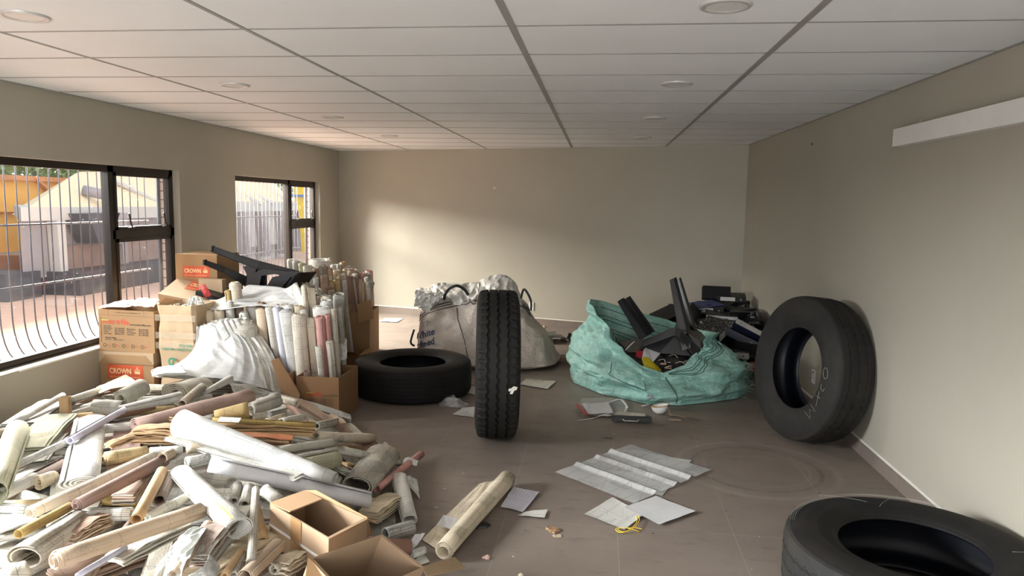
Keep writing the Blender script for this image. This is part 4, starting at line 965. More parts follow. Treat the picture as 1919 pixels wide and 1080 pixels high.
# boxes behind, near the window pier
def boxpx(xl, xr, yt, Yf, h_, d_, label, yaw=0, tilt=0, **kw):
    a, b_ = aty(xl, yt, Yf), aty(xr, yt, Yf); w_ = b_.x-a.x
    M = frame(((a.x+b_.x)/2+d_/2*math.sin(-yaw)*-1*0, Yf+d_/2, a.z-h_), (math.cos(yaw), math.sin(yaw), tilt), (0, 0, 1)); return carton(M, w_, d_, h_, label, **kw), w_
e, w_ = boxpx(328, 406, 476, 6.12, .30, .40, 'upright crown box standing highest beside the window pier', mt=CARD, yaw=0); crown_label(e, w_, .40, .30, w_*.18, .095, w_*.64, .10)
m = MB(); put_text(m, 'customer@crownrms.com', .020, lambda u, v: Vector((-w_/2+w_*.24+u, -.2015, .062+v))); put_text(m, 'www.crownrms.com', .020, lambda u, v: Vector((-w_/2+w_*.28+u, -.2015, .038+v))); m.build('fine_print', REDINK, e)
zb = e.matrix_world.translation.z
zz = aty(328, 476, 6.12).z-.30
e2, _ = boxpx(322, 412, 560, 6.1, .42, .42, 'plain brown box carrying the upright crown box', mt=CARD); e2.matrix_world = frame((e2.matrix_world.translation.x, 6.32, .42), (1, 0, 0), (0, 0, 1))
e2b = carton(frame((aty(367, 560, 6.1).x, 6.32, .0), (1, 0, 0), (0, 0, 1)), _, .42, .41, 'plain brown box at the foot of the column beside the window pier')
e2.scale = (1, 1, (zz-.424)/.42)
e, w_ = boxpx(372, 416, 523, 6.02, .2, .07, 'torn cardboard lid lying in front of the upright crown box', mt=CARDL)
# tilted crown box, closer
A = aty(300, 532, 5.86); B_ = aty(383, 524, 5.95); ux = (B_-A).normalized(); 
M = frame(aty(352, 590, 5.98)+Vector((0, .12, -.06)), (1, .06, -.16), (0, -.35, 1)); e = carton(M, .44, .34, .30, 'crown box tilted over behind the taped box', lid=.09)
crown_label(e, .44, .34, .30, .02, .03, .30, .10); crown_label(e, .44, .34, .30, .14, .12, .24, .12, face=lambda u, v, o: Vector((-.22+u, -.17+v*1.3, .304+o)), off=.001)
carton(frame((aty(350, 590, 5.98).x, 6.02, .0), (1, 0, 0), (0, 0, 1)), .45, .30, .50, 'plain box under the tilted crown box', mt=CARDD)
# box holding the front rolls: open, lettered, with a flap hanging out to the left
FBX0, FBX1 = aty(556, 740, 5.17).x, aty(635, 740, 5.17).x; FBY = 5.17; fh = aty(600, 708, 5.17).z
w_ = FBX1-FBX0; e = carton(frame(((FBX0+FBX1)/2, FBY+.22, .004), (1, .0, 0), (0, 0, 1)), w_, .44, fh, 'open brown box with red lettering holding tall paper rolls in front', open_=True, mt=CARDD)
metrofile(e, w_*.95, fh, lambda u, v, o: Vector((-w_/2+.06+u*.8, -.22-o, v*.85+u*.05)), full=False, k=.85)
m = MB(); P4 = [aty(x, y, 5.12) for x, y in ((508, 676), (522, 671), (562, 740), (556, 768), (540, 775))]; m.ext(P4, (.006, .005, 0)); o = m.build('flap', CARDD, e); o.matrix_parent_inverse = e.matrix_world.inverted()
# big hidden box further left holding the other front rolls
e = carton(frame((-2.72, 5.5, .004), (1, 0, 0), (0, 0, 1)), .75, .5, .34, 'brown box behind the draped sheets holding tall rolls', open_=True, mt=CARDD)
# open box under the far rolls, flaps hanging
ax0, ax1 = aty(634, 620, 7.35).x, aty(688, 620, 7.35).x; bh = aty(660, 586, 7.35).z; w_ = ax1-ax0
e = carton(frame(((ax0+ax1)/2, 7.35+.24, .004), (1, .10, 0), (0, 0, 1)), w_, .48, bh, 'tall open brown box with hanging flaps full of far paper rolls', open_=True, mt=CARD, flaps=(('l', 150, .2),))
for nm, poly in (('flap', ((634, 608), (641, 571), (661, 571), (655, 607))), ('flap', ((668, 571), (695, 561), (700, 597), (672, 606)))):
    m = MB(); m.ext([aty(x, y, 7.26) for x, y in poly], (0, .006, 0)); o = m.build(nm, CARD, e); o.matrix_parent_inverse = e.matrix_world.inverted()
e = carton(frame((-3.35, 7.6, .004), (1, 0, 0), (0, 0, 1)), .95, .7, .45, 'wide brown box by the farther window packed with paper rolls', open_=True, mt=CARD)
# flattened low box left of the flat tyre
e = carton(frame(onz(656, 682), (1, .1, 0), (0, 0, 1)), .26, .3, .12, 'low torn carton on the floor left of the flat tyre', open_=True, mt=CARDD, flaps=(('f', 60, .1), ('r', 80, .08)))

# two cut-open cartons in front of the pile; the pile's height below them is about .28 / .2
def carton_px(label, quad, dz, h_, mt, extra=None):
    # quad: pixel corners of the opening (left, far, right, near) read at heights dz
    P_ = [onz(x, y, z) for (x, y), z in zip(quad, dz)]; n = ((P_[1]-P_[0]).cross(P_[3]-P_[0])).normalized()
    if n.z > 0: n = -n
    e = empM('cardboard_box', Matrix.Translation((P_[0]+P_[2])/2+n*h_)); O = (P_[0]+P_[2])/2+n*h_; m = MB(); t = .006
    cen = (P_[0]+P_[2])/2
    for i in range(4):
        a, b_ = P_[i]-O, P_[(i+1) % 4]-O; c_ = cen-O; ia = a+(c_-a).normalized()*.012; ib = b_+(c_-b_).normalized()*.012
        m.hexa([a+n*h_, b_+n*h_, ib+n*h_, ia+n*h_], [a, b_, ib, ia])
    q = [p-O+n*h_ for p in P_]; m.hexa(q, [p-n*.006 for p in q]); m.build('carton', mt, e)
    tag(e, label, 'box'); return e, P_, n, O
e, P_, n_, O_ = carton_px('open cardboard box with white strap and brown tape on the front of the pile', [(506, 944), (571, 921), (688, 972), (616, 1009)], (.42, .42, .39, .40), .18, CARDG)
BOXA = (P_, n_)
def face_pt(P0, P1, n, u, v, off):   # point on the wall below edge P0-P1
    a = P0.lerp(P1, u)+n*v; s = (P1-P0).cross(n).normalized(); 
    if s.dot(EYE-a) < 0: s = -s
    return a+s*off-O_
def wallstrip(name, mt, P0, P1, u0, u1, v0, v1, v2=None, v3=None):
    m = MB(); v2 = v2 if v2 is not None else v0; v3 = v3 if v3 is not None else v1
    m.hexa([face_pt(P0, P1, n_, u0, v0, .001), face_pt(P0, P1, n_, u1, v2, .001), face_pt(P0, P1, n_, u1, v3, .001), face_pt(P0, P1, n_, u0, v1, .001)], [face_pt(P0, P1, n_, u0, v0, .003), face_pt(P0, P1, n_, u1, v2, .003), face_pt(P0, P1, n_, u1, v3, .003), face_pt(P0, P1, n_, u0, v1, .003)]); return m.build(name, mt, e)
wallstrip('strap', TAPEC, P_[0], P_[3], 0, 1, .085, .097, .095, .107); wallstrip('tape_strip', TAPE, P_[0], P_[3], .38, .56, .0, .17)
m = MB(); a, b_ = P_[0]-O_, P_[1]-O_; f1, f2 = onz(603, 938, .42)-O_, onz(540, 966, .41)-O_
m.hexa([a, b_, onz(604, 937, .42)-O_, onz(543, 961, .42)-O_], [q+Vector((0, 0, .005)) for q in (a, b_, onz(604, 937, .42)-O_, onz(543, 961, .42)-O_)]); m.build('flap', CARDI, e)
m = MB(); a, b_ = P_[3]-O_, P_[2]-O_; c_, d_ = onz(697, 1003, .27)-O_, onz(626, 1026, .28)-O_
m.hexa([a, b_, c_, d_], [q+Vector((.004, -.004, .0)) for q in (a, b_, c_, d_)]); m.build('flap', CARDI, e)
m = MB(); a, b_ = P_[1]-O_, P_[2]-O_; c_, d_ = onz(702, 981, .36)-O_, onz(592, 921, .43)-O_; m.hexa([a, b_, c_, d_], [q+Vector((0, 0, .005)) for q in (a, b_, c_, d_)]); m.build('flap', CARD, e)
e, P_, n_, O_ = carton_px('torn open cardboard box at the bottom edge of the picture', [(580, 1047), (716, 1002), (796, 1064), (655, 1128)], (.47, .45, .36, .38), .30, CARDG)
BOXB = (P_, n_)
m = MB(); a, b_ = P_[2]-O_, onz(770, 1080, .22)-O_; c_, d_ = onz(872, 1066, .14)-O_, onz(852, 1046, .16)-O_; m.hexa([onz(790, 1064, .33)-O_, d_, c_, onz(800, 1082, .30)-O_], [q+Vector((0, 0, .005)) for q in (onz(790, 1064, .33)-O_, d_, c_, onz(800, 1082, .30)-O_)]); m.build('flap', CARDL, e)
m = MB(); q4 = (onz(577, 1048, .47)-O_, onz(590, 1052, .46)-O_, onz(618, 1082, .42)-O_, onz(572, 1088, .42)-O_); m.hexa(q4, [q+Vector((0, 0, .005)) for q in q4]); m.build('flap', CARD, e)
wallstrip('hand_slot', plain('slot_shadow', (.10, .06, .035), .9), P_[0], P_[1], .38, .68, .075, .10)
# ================================================================== printed paper
def paper(name, col, ink=(.03, .03, .035), dens=.5, stain=(.50, .36, .20), amt=.3, trans=0., uv=True, back=None, rough=.8):
    m, t, b = nodes(name)
    c = t.nodes.new('ShaderNodeTexCoord'); oi = t.nodes.new('ShaderNodeObjectInfo')
    mp = t.nodes.new('ShaderNodeVectorMath'); mp.operation = 'ADD'; cb = t.nodes.new('ShaderNodeCombineXYZ')
    t.links.new(math_(t, 'MULTIPLY', oi.outputs['Random'], 37.), cb.inputs[0]); t.links.new(math_(t, 'MULTIPLY', oi.outputs['Random'], 91.), cb.inputs[1])
    t.links.new(c.outputs['UV'], mp.inputs[0]); t.links.new(cb.outputs[0], mp.inputs[1]); uvv = mp.outputs[0]
    s = t.nodes.new('ShaderNodeSeparateXYZ'); t.links.new(uvv, s.inputs[0]); U, V = s.outputs[0], s.outputs[1]
    fr = lambda x: math_(t, 'FRACT', x)
    # blocks of lettering: rows 5 mm apart, broken into words
    rows = math_(t, 'LESS_THAN', fr(math_(t, 'MULTIPLY', U, 190.)), .40)
    cw = t.nodes.new('ShaderNodeCombineXYZ'); t.links.new(math_(t, 'MULTIPLY', math_(t, 'FLOOR', math_(t, 'MULTIPLY', U, 190.)), 3.7), cw.inputs[0]); t.links.new(math_(t, 'MULTIPLY', V, 300.), cw.inputs[1])
    words = math_(t, 'GREATER_THAN', noise_(t, cw.outputs[0], 1., 2), .47)
    vo = t.nodes.new('ShaderNodeTexVoronoi'); vo.distance = 'CHEBYCHEV'; vo.inputs['Scale'].default_value = 6.5; t.links.new(uvv, vo.inputs['Vector'])
    blk = t.nodes.new('ShaderNodeSeparateColor'); t.links.new(vo.outputs['Color'], blk.inputs[0])
    block = math_(t, 'LESS_THAN', blk.outputs[0], dens*.62)
    txt = math_(t, 'MULTIPLY', math_(t, 'MULTIPLY', rows, words), block)
    # rules: thin parallel lines and a sparse grid
    l1 = math_(t, 'LESS_THAN', fr(math_(t, 'MULTIPLY', U, 5.3)), .012); l2 = math_(t, 'LESS_THAN', fr(math_(t, 'MULTIPLY', V, 7.1)), .014); l3 = math_(t, 'LESS_THAN', fr(math_(t, 'MULTIPLY_ADD', V, 7.1, .07)), .010)
    # drawn outlines
    def lines(rot, sc_, sz):
        mpp = t.nodes.new('ShaderNodeMapping'); t.links.new(uvv, mpp.inputs[0]); mpp.inputs['Rotation'].default_value = (0, 0, rot)
        b2 = t.nodes.new('ShaderNodeTexBrick'); b2.offset = .37; b2.squash = .6; b2.squash_frequency = 3; t.links.new(mpp.outputs[0], b2.inputs['Vector']); b2.inputs['Scale'].default_value = sc_; b2.inputs['Mortar Size'].default_value = sz; b2.inputs['Mortar Smooth'].default_value = 0; return b2.outputs['Fac']
    dr = math_(t, 'MAXIMUM', math_(t, 'MULTIPLY', lines(.5, 2.6, .0022), math_(t, 'LESS_THAN', blk.outputs[1], dens*.35)), math_(t, 'MULTIPLY', lines(0, 4.2, .0035), math_(t, 'GREATER_THAN', blk.outputs[1], 1-dens*.45)))
    tab = math_(t, 'MULTIPLY', math_(t, 'LESS_THAN', fr(math_(t, 'MULTIPLY', V, 58.)), .11), math_(t, 'LESS_THAN', blk.outputs[2], dens*.28))
    k = math_(t, 'MAXIMUM', math_(t, 'MAXIMUM', math_(t, 'MULTIPLY', txt, .85), math_(t, 'MULTIPLY', math_(t, 'MAXIMUM', l1, math_(t, 'MAXIMUM', l2, l3)), .62)), math_(t, 'MAXIMUM', math_(t, 'MULTIPLY', dr, .7), math_(t, 'MULTIPLY', tab, .8)))
    ob = coords(t, jitter=True); st = ramp(t, noise_(t, ob, 3.4, 5, .65), [(.42, 0.), (.72, 1.)])
    base = mixc(t, math_(t, 'MULTIPLY', st, amt), col, stain)
    hue = t.nodes.new('ShaderNodeHueSaturation'); t.links.new(base, hue.inputs['Color'])
    t.links.new(math_(t, 'MULTIPLY_ADD', oi.outputs['Random'], .24, .86), hue.inputs['Value']); t.links.new(math_(t, 'MULTIPLY_ADD', fr(math_(t, 'MULTIPLY', oi.outputs['Random'], 13.)), .5, .75), hue.inputs['Saturation'])
    cc = mixc(t, math_(t, 'MULTIPLY', k, min(1, dens*1.6+.1)), hue.outputs[0], ink)
    t.links.new(cc, b.inputs['Base Color']); b.inputs['Roughness'].default_value = rough; b.inputs['Specular IOR Level'].default_value = .25
    bump(t, b, noise_(t, ob, 16, 4, .6), .18, .008)
    if trans:
        o = t.nodes['Material Output']; tr = t.nodes.new('ShaderNodeBsdfTransparent'); mx = t.nodes.new('ShaderNodeMixShader')
        t.links.new(math_(t, 'MAXIMUM', math_(t, 'MULTIPLY', k, .8), 1-trans), mx.inputs[0]); t.links.new(tr.outputs[0], mx.inputs[1]); t.links.new(b.outputs[0], mx.inputs[2]); t.links.new(mx.outputs[0], o.inputs[0])
    return m
PW = paper('white_drawing_paper', (.64, .635, .60), dens=.45, amt=.12)
PWB = paper('white_paper_dense_print', (.62, .62, .58), dens=1.0, amt=.15)
PG = paper('grey_green_drawing_paper', (.57, .565, .50), dens=.5, amt=.25)
PGR = paper('grey_aged_paper', (.50, .475, .41), dens=.7, amt=.3)
PC = paper('cream_drawing_paper', (.64, .57, .45), dens=.5, amt=.3)
PT = paper('tan_kraft_paper', (.50, .37, .245), dens=.3, amt=.35, stain=(.38, .24, .12))
PO = paper('ochre_old_paper', (.47, .36, .19), dens=.5, amt=.35)
PB = paper('brown_old_paper', (.36, .26, .20), dens=.5, amt=.35, stain=(.2, .13, .09))
PM = paper('mauve_brown_paper', (.34, .225, .185), dens=.3, amt=.3, stain=(.25, .15, .12))
PP = paper('pink_drawing_paper', (.62, .34, .31), dens=.4, amt=.25, stain=(.4, .25, .2))
PY = paper('yellowed_pale_green_paper', (.56, .57, .44), dens=.4, amt=.3)
PWH = paper('clean_white_paper', (.60, .605, .61), dens=.16, amt=.04, ink=(.2, .2, .25))
PLIL = paper('lilac_white_paper', (.62, .62, .72), dens=.25, amt=.08)
FILM = paper('translucent_drafting_film', (.66, .67, .65), dens=.7, amt=.1, trans=.38, rough=.35)
FILMW = paper('pale_film_sheet', (.60, .62, .60), dens=.28, amt=.12, rough=.45)
PINKR = plain('pale_pink_cardboard', (.6, .42, .34), .8, .1)
def sheetobj(name, quad, mat, label, cat='paper sheet', z=.004, wr=.004, n=10, group=None, uvs=(1, .7), zs=None, curl=0.):
    # a sheet lying on something: quad of pixel corners on height z
    Q = [onz(x, y, (zs[i] if zs else z)) for i, (x, y) in enumerate(quad)]; c0 = sum(Q, Vector())/4; m = MB(); m.cs = True
    sd = random.random()*50
    def F(u, v):
        p = Q[0].lerp(Q[1], u).lerp(Q[3].lerp(Q[2], u), v); e_ = max(abs(u-.5), abs(v-.5))*2
        return p-c0+Vector((0, 0, wr*(1+noise.noise(Vector((u*4+sd, v*4, 0))))+curl*e_**4*(1+noise.noise(Vector((u*1.5+sd, v*1.5, 7))))*.5))
    m.grid(F, n, n, (Q[1]-Q[0]).length, (Q[3]-Q[0]).length); o = m.build(name, mat); o.location = c0; tag(o, label, cat, group); return o
random.seed(21)
# loose sheets on the floor
SH = [
 ('paper_sheet', [(1095, 965), (1148, 934), (1207, 966), (1170, 994)], PW, 'grey-white printed sheet half under the clean sheet in the middle foreground', .004, .002),
 ('paper_sheet', [(1170, 952), (1229, 931), (1304, 960), (1235, 985)], PWH, 'clean bluish white sheet lying nearest below the clear drawing film', .008, .002),
 ('paper_sheet', [(938, 952), (962, 914), (1011, 924), (980, 962)], PLIL, 'lilac-white sheet poking out from under the unrolled cream drawing', .004, .003),
 ('paper_scrap', [(970, 968), (985, 961), (1026, 957), (1020, 973)], PW, 'torn white scrap on the floor right of the unrolled cream drawing', .004, .003),
 ('paper_sheet', [(973, 722), (986, 711), (1042, 716), (1026, 730)], PG, 'grey sheet on the floor right of the standing tyre', .004, .003),
 ('paper_sheet', [(848, 778), (868, 765), (890, 764), (888, 784)], PW, 'white sheet corner on the floor left of the standing tyre', .003, .002),
 ('paper_sheet', [(866, 736), (884, 725), (892, 725), (892, 741)], PW, 'pale sheet sliver between the flat tyre and the standing tyre', .003, .002),
 ('paper_sheet', [(711, 603), (722, 597), (755, 598), (744, 605)], PWH, 'small white sheet on the far floor near the back wall at left', .004, .003),
 ('paper_sheet', [(636, 754), (634, 727), (668, 727), (665, 744)], PG, 'grey sheet on the floor between the lettered box and the flat tyre', .003, .002),
 ('paper_sheet', [(1004, 612), (1008, 610), (1021, 611), (1019, 620)], PINKR, 'small pinkish card on the floor right of the white bulk bag', .004, .002),
 ('paper_sheet', [(600, 783), (640, 790), (646, 800), (600, 806)], PC, 'pale sheet edge on the floor in front of the lettered box', .003, .002),
]
for nm, q, mt, lb, z, wr in SH: sheetobj(nm, q, mt, lb, z=z, wr=wr, curl=.006)
# translucent drafting film, folded in strips
Q = [(1040, 886), (1181, 834), (1333, 882), (1188, 945)]
Q3 = [onz(x, y, .006) for x, y in Q]; c0 = sum(Q3, Vector())/4; m = MB(); m.cs = True
def F(u, v):
    p = Q3[0].lerp(Q3[1], u).lerp(Q3[3].lerp(Q3[2], u), v); r_ = 0
    for c_, h_ in ((.27, .020), (.53, .018), (.72, .022)): r_ = max(r_, h_*max(0, 1-abs(u-c_)/.045))
    return p-c0+Vector((0, 0, r_+.003*noise.noise(Vector((u*5, v*5, 0)))+.004))
m.grid(F, 90, 20, .95, .75); o = m.build('drawing_film', FILM); o.location = c0; tag(o, 'clear grey drafting film with fold ridges and dense print flat on the floor', 'drawing')
sheetobj('drawing_film', [(1120, 905), (1210, 851), (1296, 863), (1241, 930)], FILMW, 'pale film sheet lying under the ridged clear film', z=.002, wr=.001, cat='drawing')
# yellow string
m = MB(); pts = [onz(x, y, z) for x, y, z in ((1191, 967, .012), (1194, 976, .014), (1186, 988, .014), (1172, 997, .01), (1160, 998, .008), (1154, 993, .008), (1158, 990, .010), (1172, 990, .012), (1188, 989, .01), (1203, 992, .006))]
L_ = [Vector(catm([tuple(p) for p in pts], i/60)) for i in range(61)]; c_ = L_[0].copy(); m.tube([p-c_ for p in L_], .0016, 6)
m.tube([p-c_+Vector((.012, .004, .002)) for p in L_[:34]], .0016, 6)
m.tube([p-c_ for p in (L_[48], onz(1190, 994, .008), onz(1198, 997, .004))], .0016, 6)
o = m.build('string_loop', YELP, None, True); o.location = c_; tag(o, 'looped bright yellow string on the corner of the printed sheet', 'string')
# chip of tile, crumbs
def chip(px, py, sx, sy, h_, mat, label, name='debris_chip', cat='debris', n=9, rot=0, group=None):
    p = onz(px, py); m = MB(); lo = []; hi = []
    for i in range(n):
        a = 2*PI*i/n; r_ = 1+.35*random.uniform(-1, 1); q = Vector((math.cos(a)*r_*sx, math.sin(a)*r_*sy, 0)); q.rotate(Matrix.Rotation(rot, 3, 'Z')); lo.append(q+Vector((0, 0, .001))); hi.append(q*.85+Vector((0, 0, h_*random.uniform(.6, 1.2))))
    m.hexa(lo, hi); o = m.build(name, mat); o.location = p; tag(o, label, cat, group); return o
CORK = plain('crumbly_tan', (.33, .20, .10), .95, .5, 70); 
chip(1037, 995, .038, .03, .012, CORK, 'crumbly tan lump on the floor left of the yellow string'); chip(1046, 1005, .024, .018, .004, plain('mesh_scrap', (.45, .36, .25), .9, .3, 90), 'flat tan mesh scrap touching the crumbly lump')
chip(912, 1047, .018, .013, .012, PINKR, 'small pink pebble on the floor near the bottom edge')
chip(1138, 822, .042, .006, .006, DARKH, 'short thin black strip on the floor between tyre and film', 'rubber_strip', 'strip', n=6, rot=0)
chip(904, 986, .055, .03, .012, DARKH, 'black scrap beside the unrolled cream roll', 'black_scrap', 'scrap', rot=.5)
chip(975, 1079, .012, .01, .008, PC, 'tiny cream crumb at the very bottom edge')
random.seed(5); base = None
for k in range(46):
    x, y = random.choice([(random.uniform(800, 1480), random.uniform(800, 1070)), (random.uniform(880, 1700), random.uniform(780, 930)), (random.uniform(990, 1080), random.uniform(640, 700))])
    o = chip(x, y, random.uniform(.002, .006), random.uniform(.002, .005), .003, random.choice([PC, DARKH, CORK, PC]), 'tiny crumb of plaster or paper scattered on the tiled floor', 'floor_crumb', 'crumb', n=5, group='crumbs scattered on the floor')
for x, y, lb in ((868, 888, 'curled white sliver on the floor above the unrolled drawing'), (1009, 905, 'thin curled sliver near the left corner of the clear film'), (833, 917, 'small pale flake left of the unrolled drawing'), (817, 952, 'tiny pale flake right of the bent grey roll')):
    p = onz(x, y, .003); m = MB(); m.tube([(-.011, 0, 0), (-.004, .003, .003), (.004, .003, .002), (.010, -.001, .001)], .0012, 5); o = m.build('paper_sliver', PW, None, True); o.location = p; tag(o, lb, 'paper scrap')
# clear plastic bag by the flat tyre
m = MB(); m.cs = True
Qp = [onz(x, y, .004) for x, y in ((822, 760), (824, 746), (880, 757), (868, 766))]; c0 = sum(Qp, Vector())/4
def F(u, v):
    p = Qp[0].lerp(Qp[1], v).lerp(Qp[3].lerp(Qp[2], v), u); h_ = .05*math.sin(u*PI)*math.sin(v*PI)*(1+noise.noise(Vector((u*5, v*5, 1)))*1.4)+.014*abs(noise.noise(Vector((u*14, v*14, 3)))); return p-c0+Vector((0, 0, h_))
m.grid(F, 26, 20); o = m.build('plastic_bag', CLEAR); o.location = c0; tag(o, 'crumpled clear plastic bag on the floor in front of the flat tyre', 'plastic bag')
m = MB()
for k in range(3): m.grid(lambda u, v: Vector((u*.22-.1+k*.03, v*.14-.07, .01+.05*abs(noise.noise(Vector((u*5+k, v*5, k))))+.02*k)), 12, 10)
o = m.build('plastic_wrap', clearm('brown_wrap', (.30, .17, .13), .5)); o.location = onz(1057, 680); tag(o, 'brownish crumpled wrapping on the floor between the two bulk bags', 'plastic wrap')

# ================================================================== things in front of the green bag
random.seed(31)
PLAS = clearm('clear_cover', (.45, .43, .40), .5, .2)
sheetobj('clear_folder', [(1078, 775), (1092, 750), (1172, 752), (1170, 783)], PLAS, 'clear plastic folder lying in front of the green bag at left', cat='folder', z=.004, wr=.01, curl=.02)
sheetobj('white_folder', [(1090, 758), (1102, 777), (1150, 776), (1140, 755)], PWH, 'white folder sheet with punched holes before the green bag', cat='folder', z=.022, wr=.006)
o = sheetobj('red_divider', [(1077, 759), (1084, 757), (1104, 778), (1098, 779)], plain('red_card', (.42, .03, .035), .5, .1), 'red divider edge beside the white folder sheet', cat='divider', z=.026, wr=.002)
sheetobj('paper_sheet', [(1089, 779), (1120, 770), (1210, 776), (1208, 784)], PG, 'grey crumpled sheet under the white folder sheet', z=.012, wr=.006)
m = MB(); a = onz(1145, 785, .012); b_ = onz(1220, 788, .012); d_ = (b_-a).normalized(); n_ = Vector((0, 0, 1)).cross(d_)
m.hexa([a, b_, b_-n_*.06, a-n_*.06], [p+Vector((0, 0, .03)) for p in (a, b_, b_-n_*.06, a-n_*.06)]); m2 = m.build('ring_binder', DARKH); tag(m2, 'black binder spine lying before the green bag', 'binder')
m = MB(); m.tube([onz(1167, 786, .05), onz(1170, 789, .05), onz(1195, 790, .05), onz(1197, 787, .05)], .004, 6); m.build('metal_rail', CHROME, m2, True)
def strapo(pts, w_, mat, label, name='packing_strap', cat='strap'):
    P_ = [onz(x, y, z) for x, y, z in pts]; c_ = P_[0].copy(); L_ = [Vector(catm([tuple(p) for p in P_], i/24)) for i in range(25)]; m = MB(); m.cs = True
    for i in range(24):
        t_ = (L_[i+1]-L_[i]).normalized(); s_ = t_.cross(Vector((0, .5, 1))).normalized()*w_/2; q = Vector((0, 0, .003)); m.hexa([L_[i]-s_-c_, L_[i]+s_-c_, L_[i]+s_+q-c_, L_[i]-s_+q-c_], [L_[i+1]-s_-c_, L_[i+1]+s_-c_, L_[i+1]+s_+q-c_, L_[i+1]-s_+q-c_])
    o = m.build(name, mat); o.location = c_; tag(o, label, cat); return o
strapo(((1083, 789, .01), (1105, 786, .03), (1128, 779, .05), (1146, 774, .05)), .022, WHITE, 'white plastic strap curving out at lower left before the green bag')
strapo(((1143, 755, .02), (1160, 749, .09), (1168, 752, .10), (1175, 763, .08), (1172, 772, .03)), .022, WHITE, 'arched white plastic strap right of the white folder sheet')
# dust mask with its elastic
e = empty('dust_mask', onz(1236, 776)); m = MB(); m.cs = True
def F(u, v):
    a = u*2*PI; r_ = .062*math.sin(v*PI/2)**.8; return Vector((r_*math.cos(a)*1.05, r_*math.sin(a)*.8, .070*(1-math.cos(v*PI/2))*1.0+.012*math.cos(a)*v+.002))
m.grid(F, 28, 10); m.grid(lambda u, v: F(u, v)*.96+Vector((0, 0, .003)), 28, 10); m.build('cup', WHITE, e)
m = MB(); m.tube([F(i/30, .97)*1.02 for i in range(31)], .0035, 6); m.build('rim', plain('orange_edge', (.55, .30, .08), .6), e, True)
m = MB(); P_ = [(.06, 0, .06), (.075, -.02, .03), (.07, -.05, .01), (.10, -.06, .012), (.09, -.03, .014), (.08, -.045, .01), (.13, -.05, .006), (.20, -.075, .004)]
m.tube([Vector(catm(P_, i/50)) for i in range(51)], .0022, 5); m.build('elastic', plain('tan_elastic', (.45, .30, .16), .7), e, True)
tag(e, 'white cup dust mask with tan elastic in front of the green bag', 'dust mask')
m = MB(); m.box((0, 0, .008), (.09, .018, .010)); o = m.build('wood_splinter', plain('splinter', (.33, .25, .18), .8)); o.location = onz(1265, 789); tag(o, 'small brown splinter beside the mask elastic', 'splinter')
m = MB(); m.tube([(-.05, -.02, .005), (0, 0, .015), (.045, .03, .02)], .004, 5); o = m.build('plastic_strip', WHITE, None, True); o.location = onz(1213, 762); tag(o, 'thin pale strip leaning left of the dust mask', 'strip')

# ================================================================== rubbish in the green bag
HEAP = plain('mixed_rubbish', (.07, .06, .055), .7, .6, 14)
m = MB(); m.cs = True
def heapz(x, y): return .30+.07*math.exp(-((x-.35)**2+(y-6.9)**2)/.12)-.38*max(0, (6.66-y))+.03*noise.noise(Vector((x*7, y*7, 0)))
def F(u, v):
    a = u*2*PI; r_ = v; q = gi(u, .9); p = Vector((.50, 6.85, 0)).lerp(Vector((q.x, q.y, 0)), r_*1.03); p.z = heapz(p.x, p.y)*(1-.15*r_**3)+.02*noise.noise(Vector((p.x*20, p.y*20, 3))); return p
m.grid(F, 60, 20); o = m.build('rubbish_heap', HEAP); tag(o, 'mixed small rubbish filling the open green bag', 'rubbish', kind='stuff')
def inbag(name, poly, mat, label, Y0_, Y1_=None, th=.003, cat='folder'):
    # flat piece whose outline is seen through the bag mouth; Y runs from first to last point
    P_ = [aty(x, y, Yq) for (x, y), Yq in zip(poly, Y0_)]; c_ = sum(P_, Vector())/len(P_); m = MB(); m.ext([p-c_ for p in P_], (0, .001, -th)); o = m.build(name, mat); o.location = c_; tag(o, label, cat); return o
YEL = plain('yellow_card', (.62, .50, .03), .5, .08); REDC = plain('red_card_2', (.45, .02, .04), .5, .08)
inbag('yellow_folder', [(1202, 671), (1214, 669), (1240, 694), (1236, 699), (1208, 691)], YEL, 'yellow punched folder at the mouth of the green bag', [6.48, 6.52, 6.46, 6.40, 6.40])
inbag('white_folder', [(1206, 656), (1213, 647), (1242, 657), (1224, 678), (1203, 672)], PWH, 'white punched folder inside the green bag', [6.62, 6.7, 6.64, 6.5, 6.52])
inbag('red_card', [(1193, 658), (1208, 657), (1205, 668), (1199, 672), (1191, 666)], REDC, 'red card beside the white folder inside the green bag', [6.62, 6.64, 6.56, 6.52, 6.55], cat='card')
inbag('grey_board', [(1160, 640), (1204, 634), (1210, 650), (1196, 660), (1176, 660)], plain('grey_board', (.16, .145, .13), .8, .1), 'dull grey board at the left inside the green bag', [6.95, 7.0, 6.8, 6.65, 6.65], cat='board')
inbag('dark_binder', [(1205, 642), (1240, 640), (1300, 652), (1292, 662), (1210, 652)], plain('dark_slate', (.02, .022, .03), .4), 'dark flat binder across the heap inside the green bag', [7.0, 7.0, 6.95, 6.85, 6.85], cat='binder', th=.02)
inbag('metal_clip_rail', [(1280, 652), (1304, 672), (1316, 668), (1307, 677), (1286, 660)], CHROME, 'bright metal rail under the chair seat in the green bag', [6.6, 6.5, 6.5, 6.46, 6.55], cat='rail')
random.seed(77)
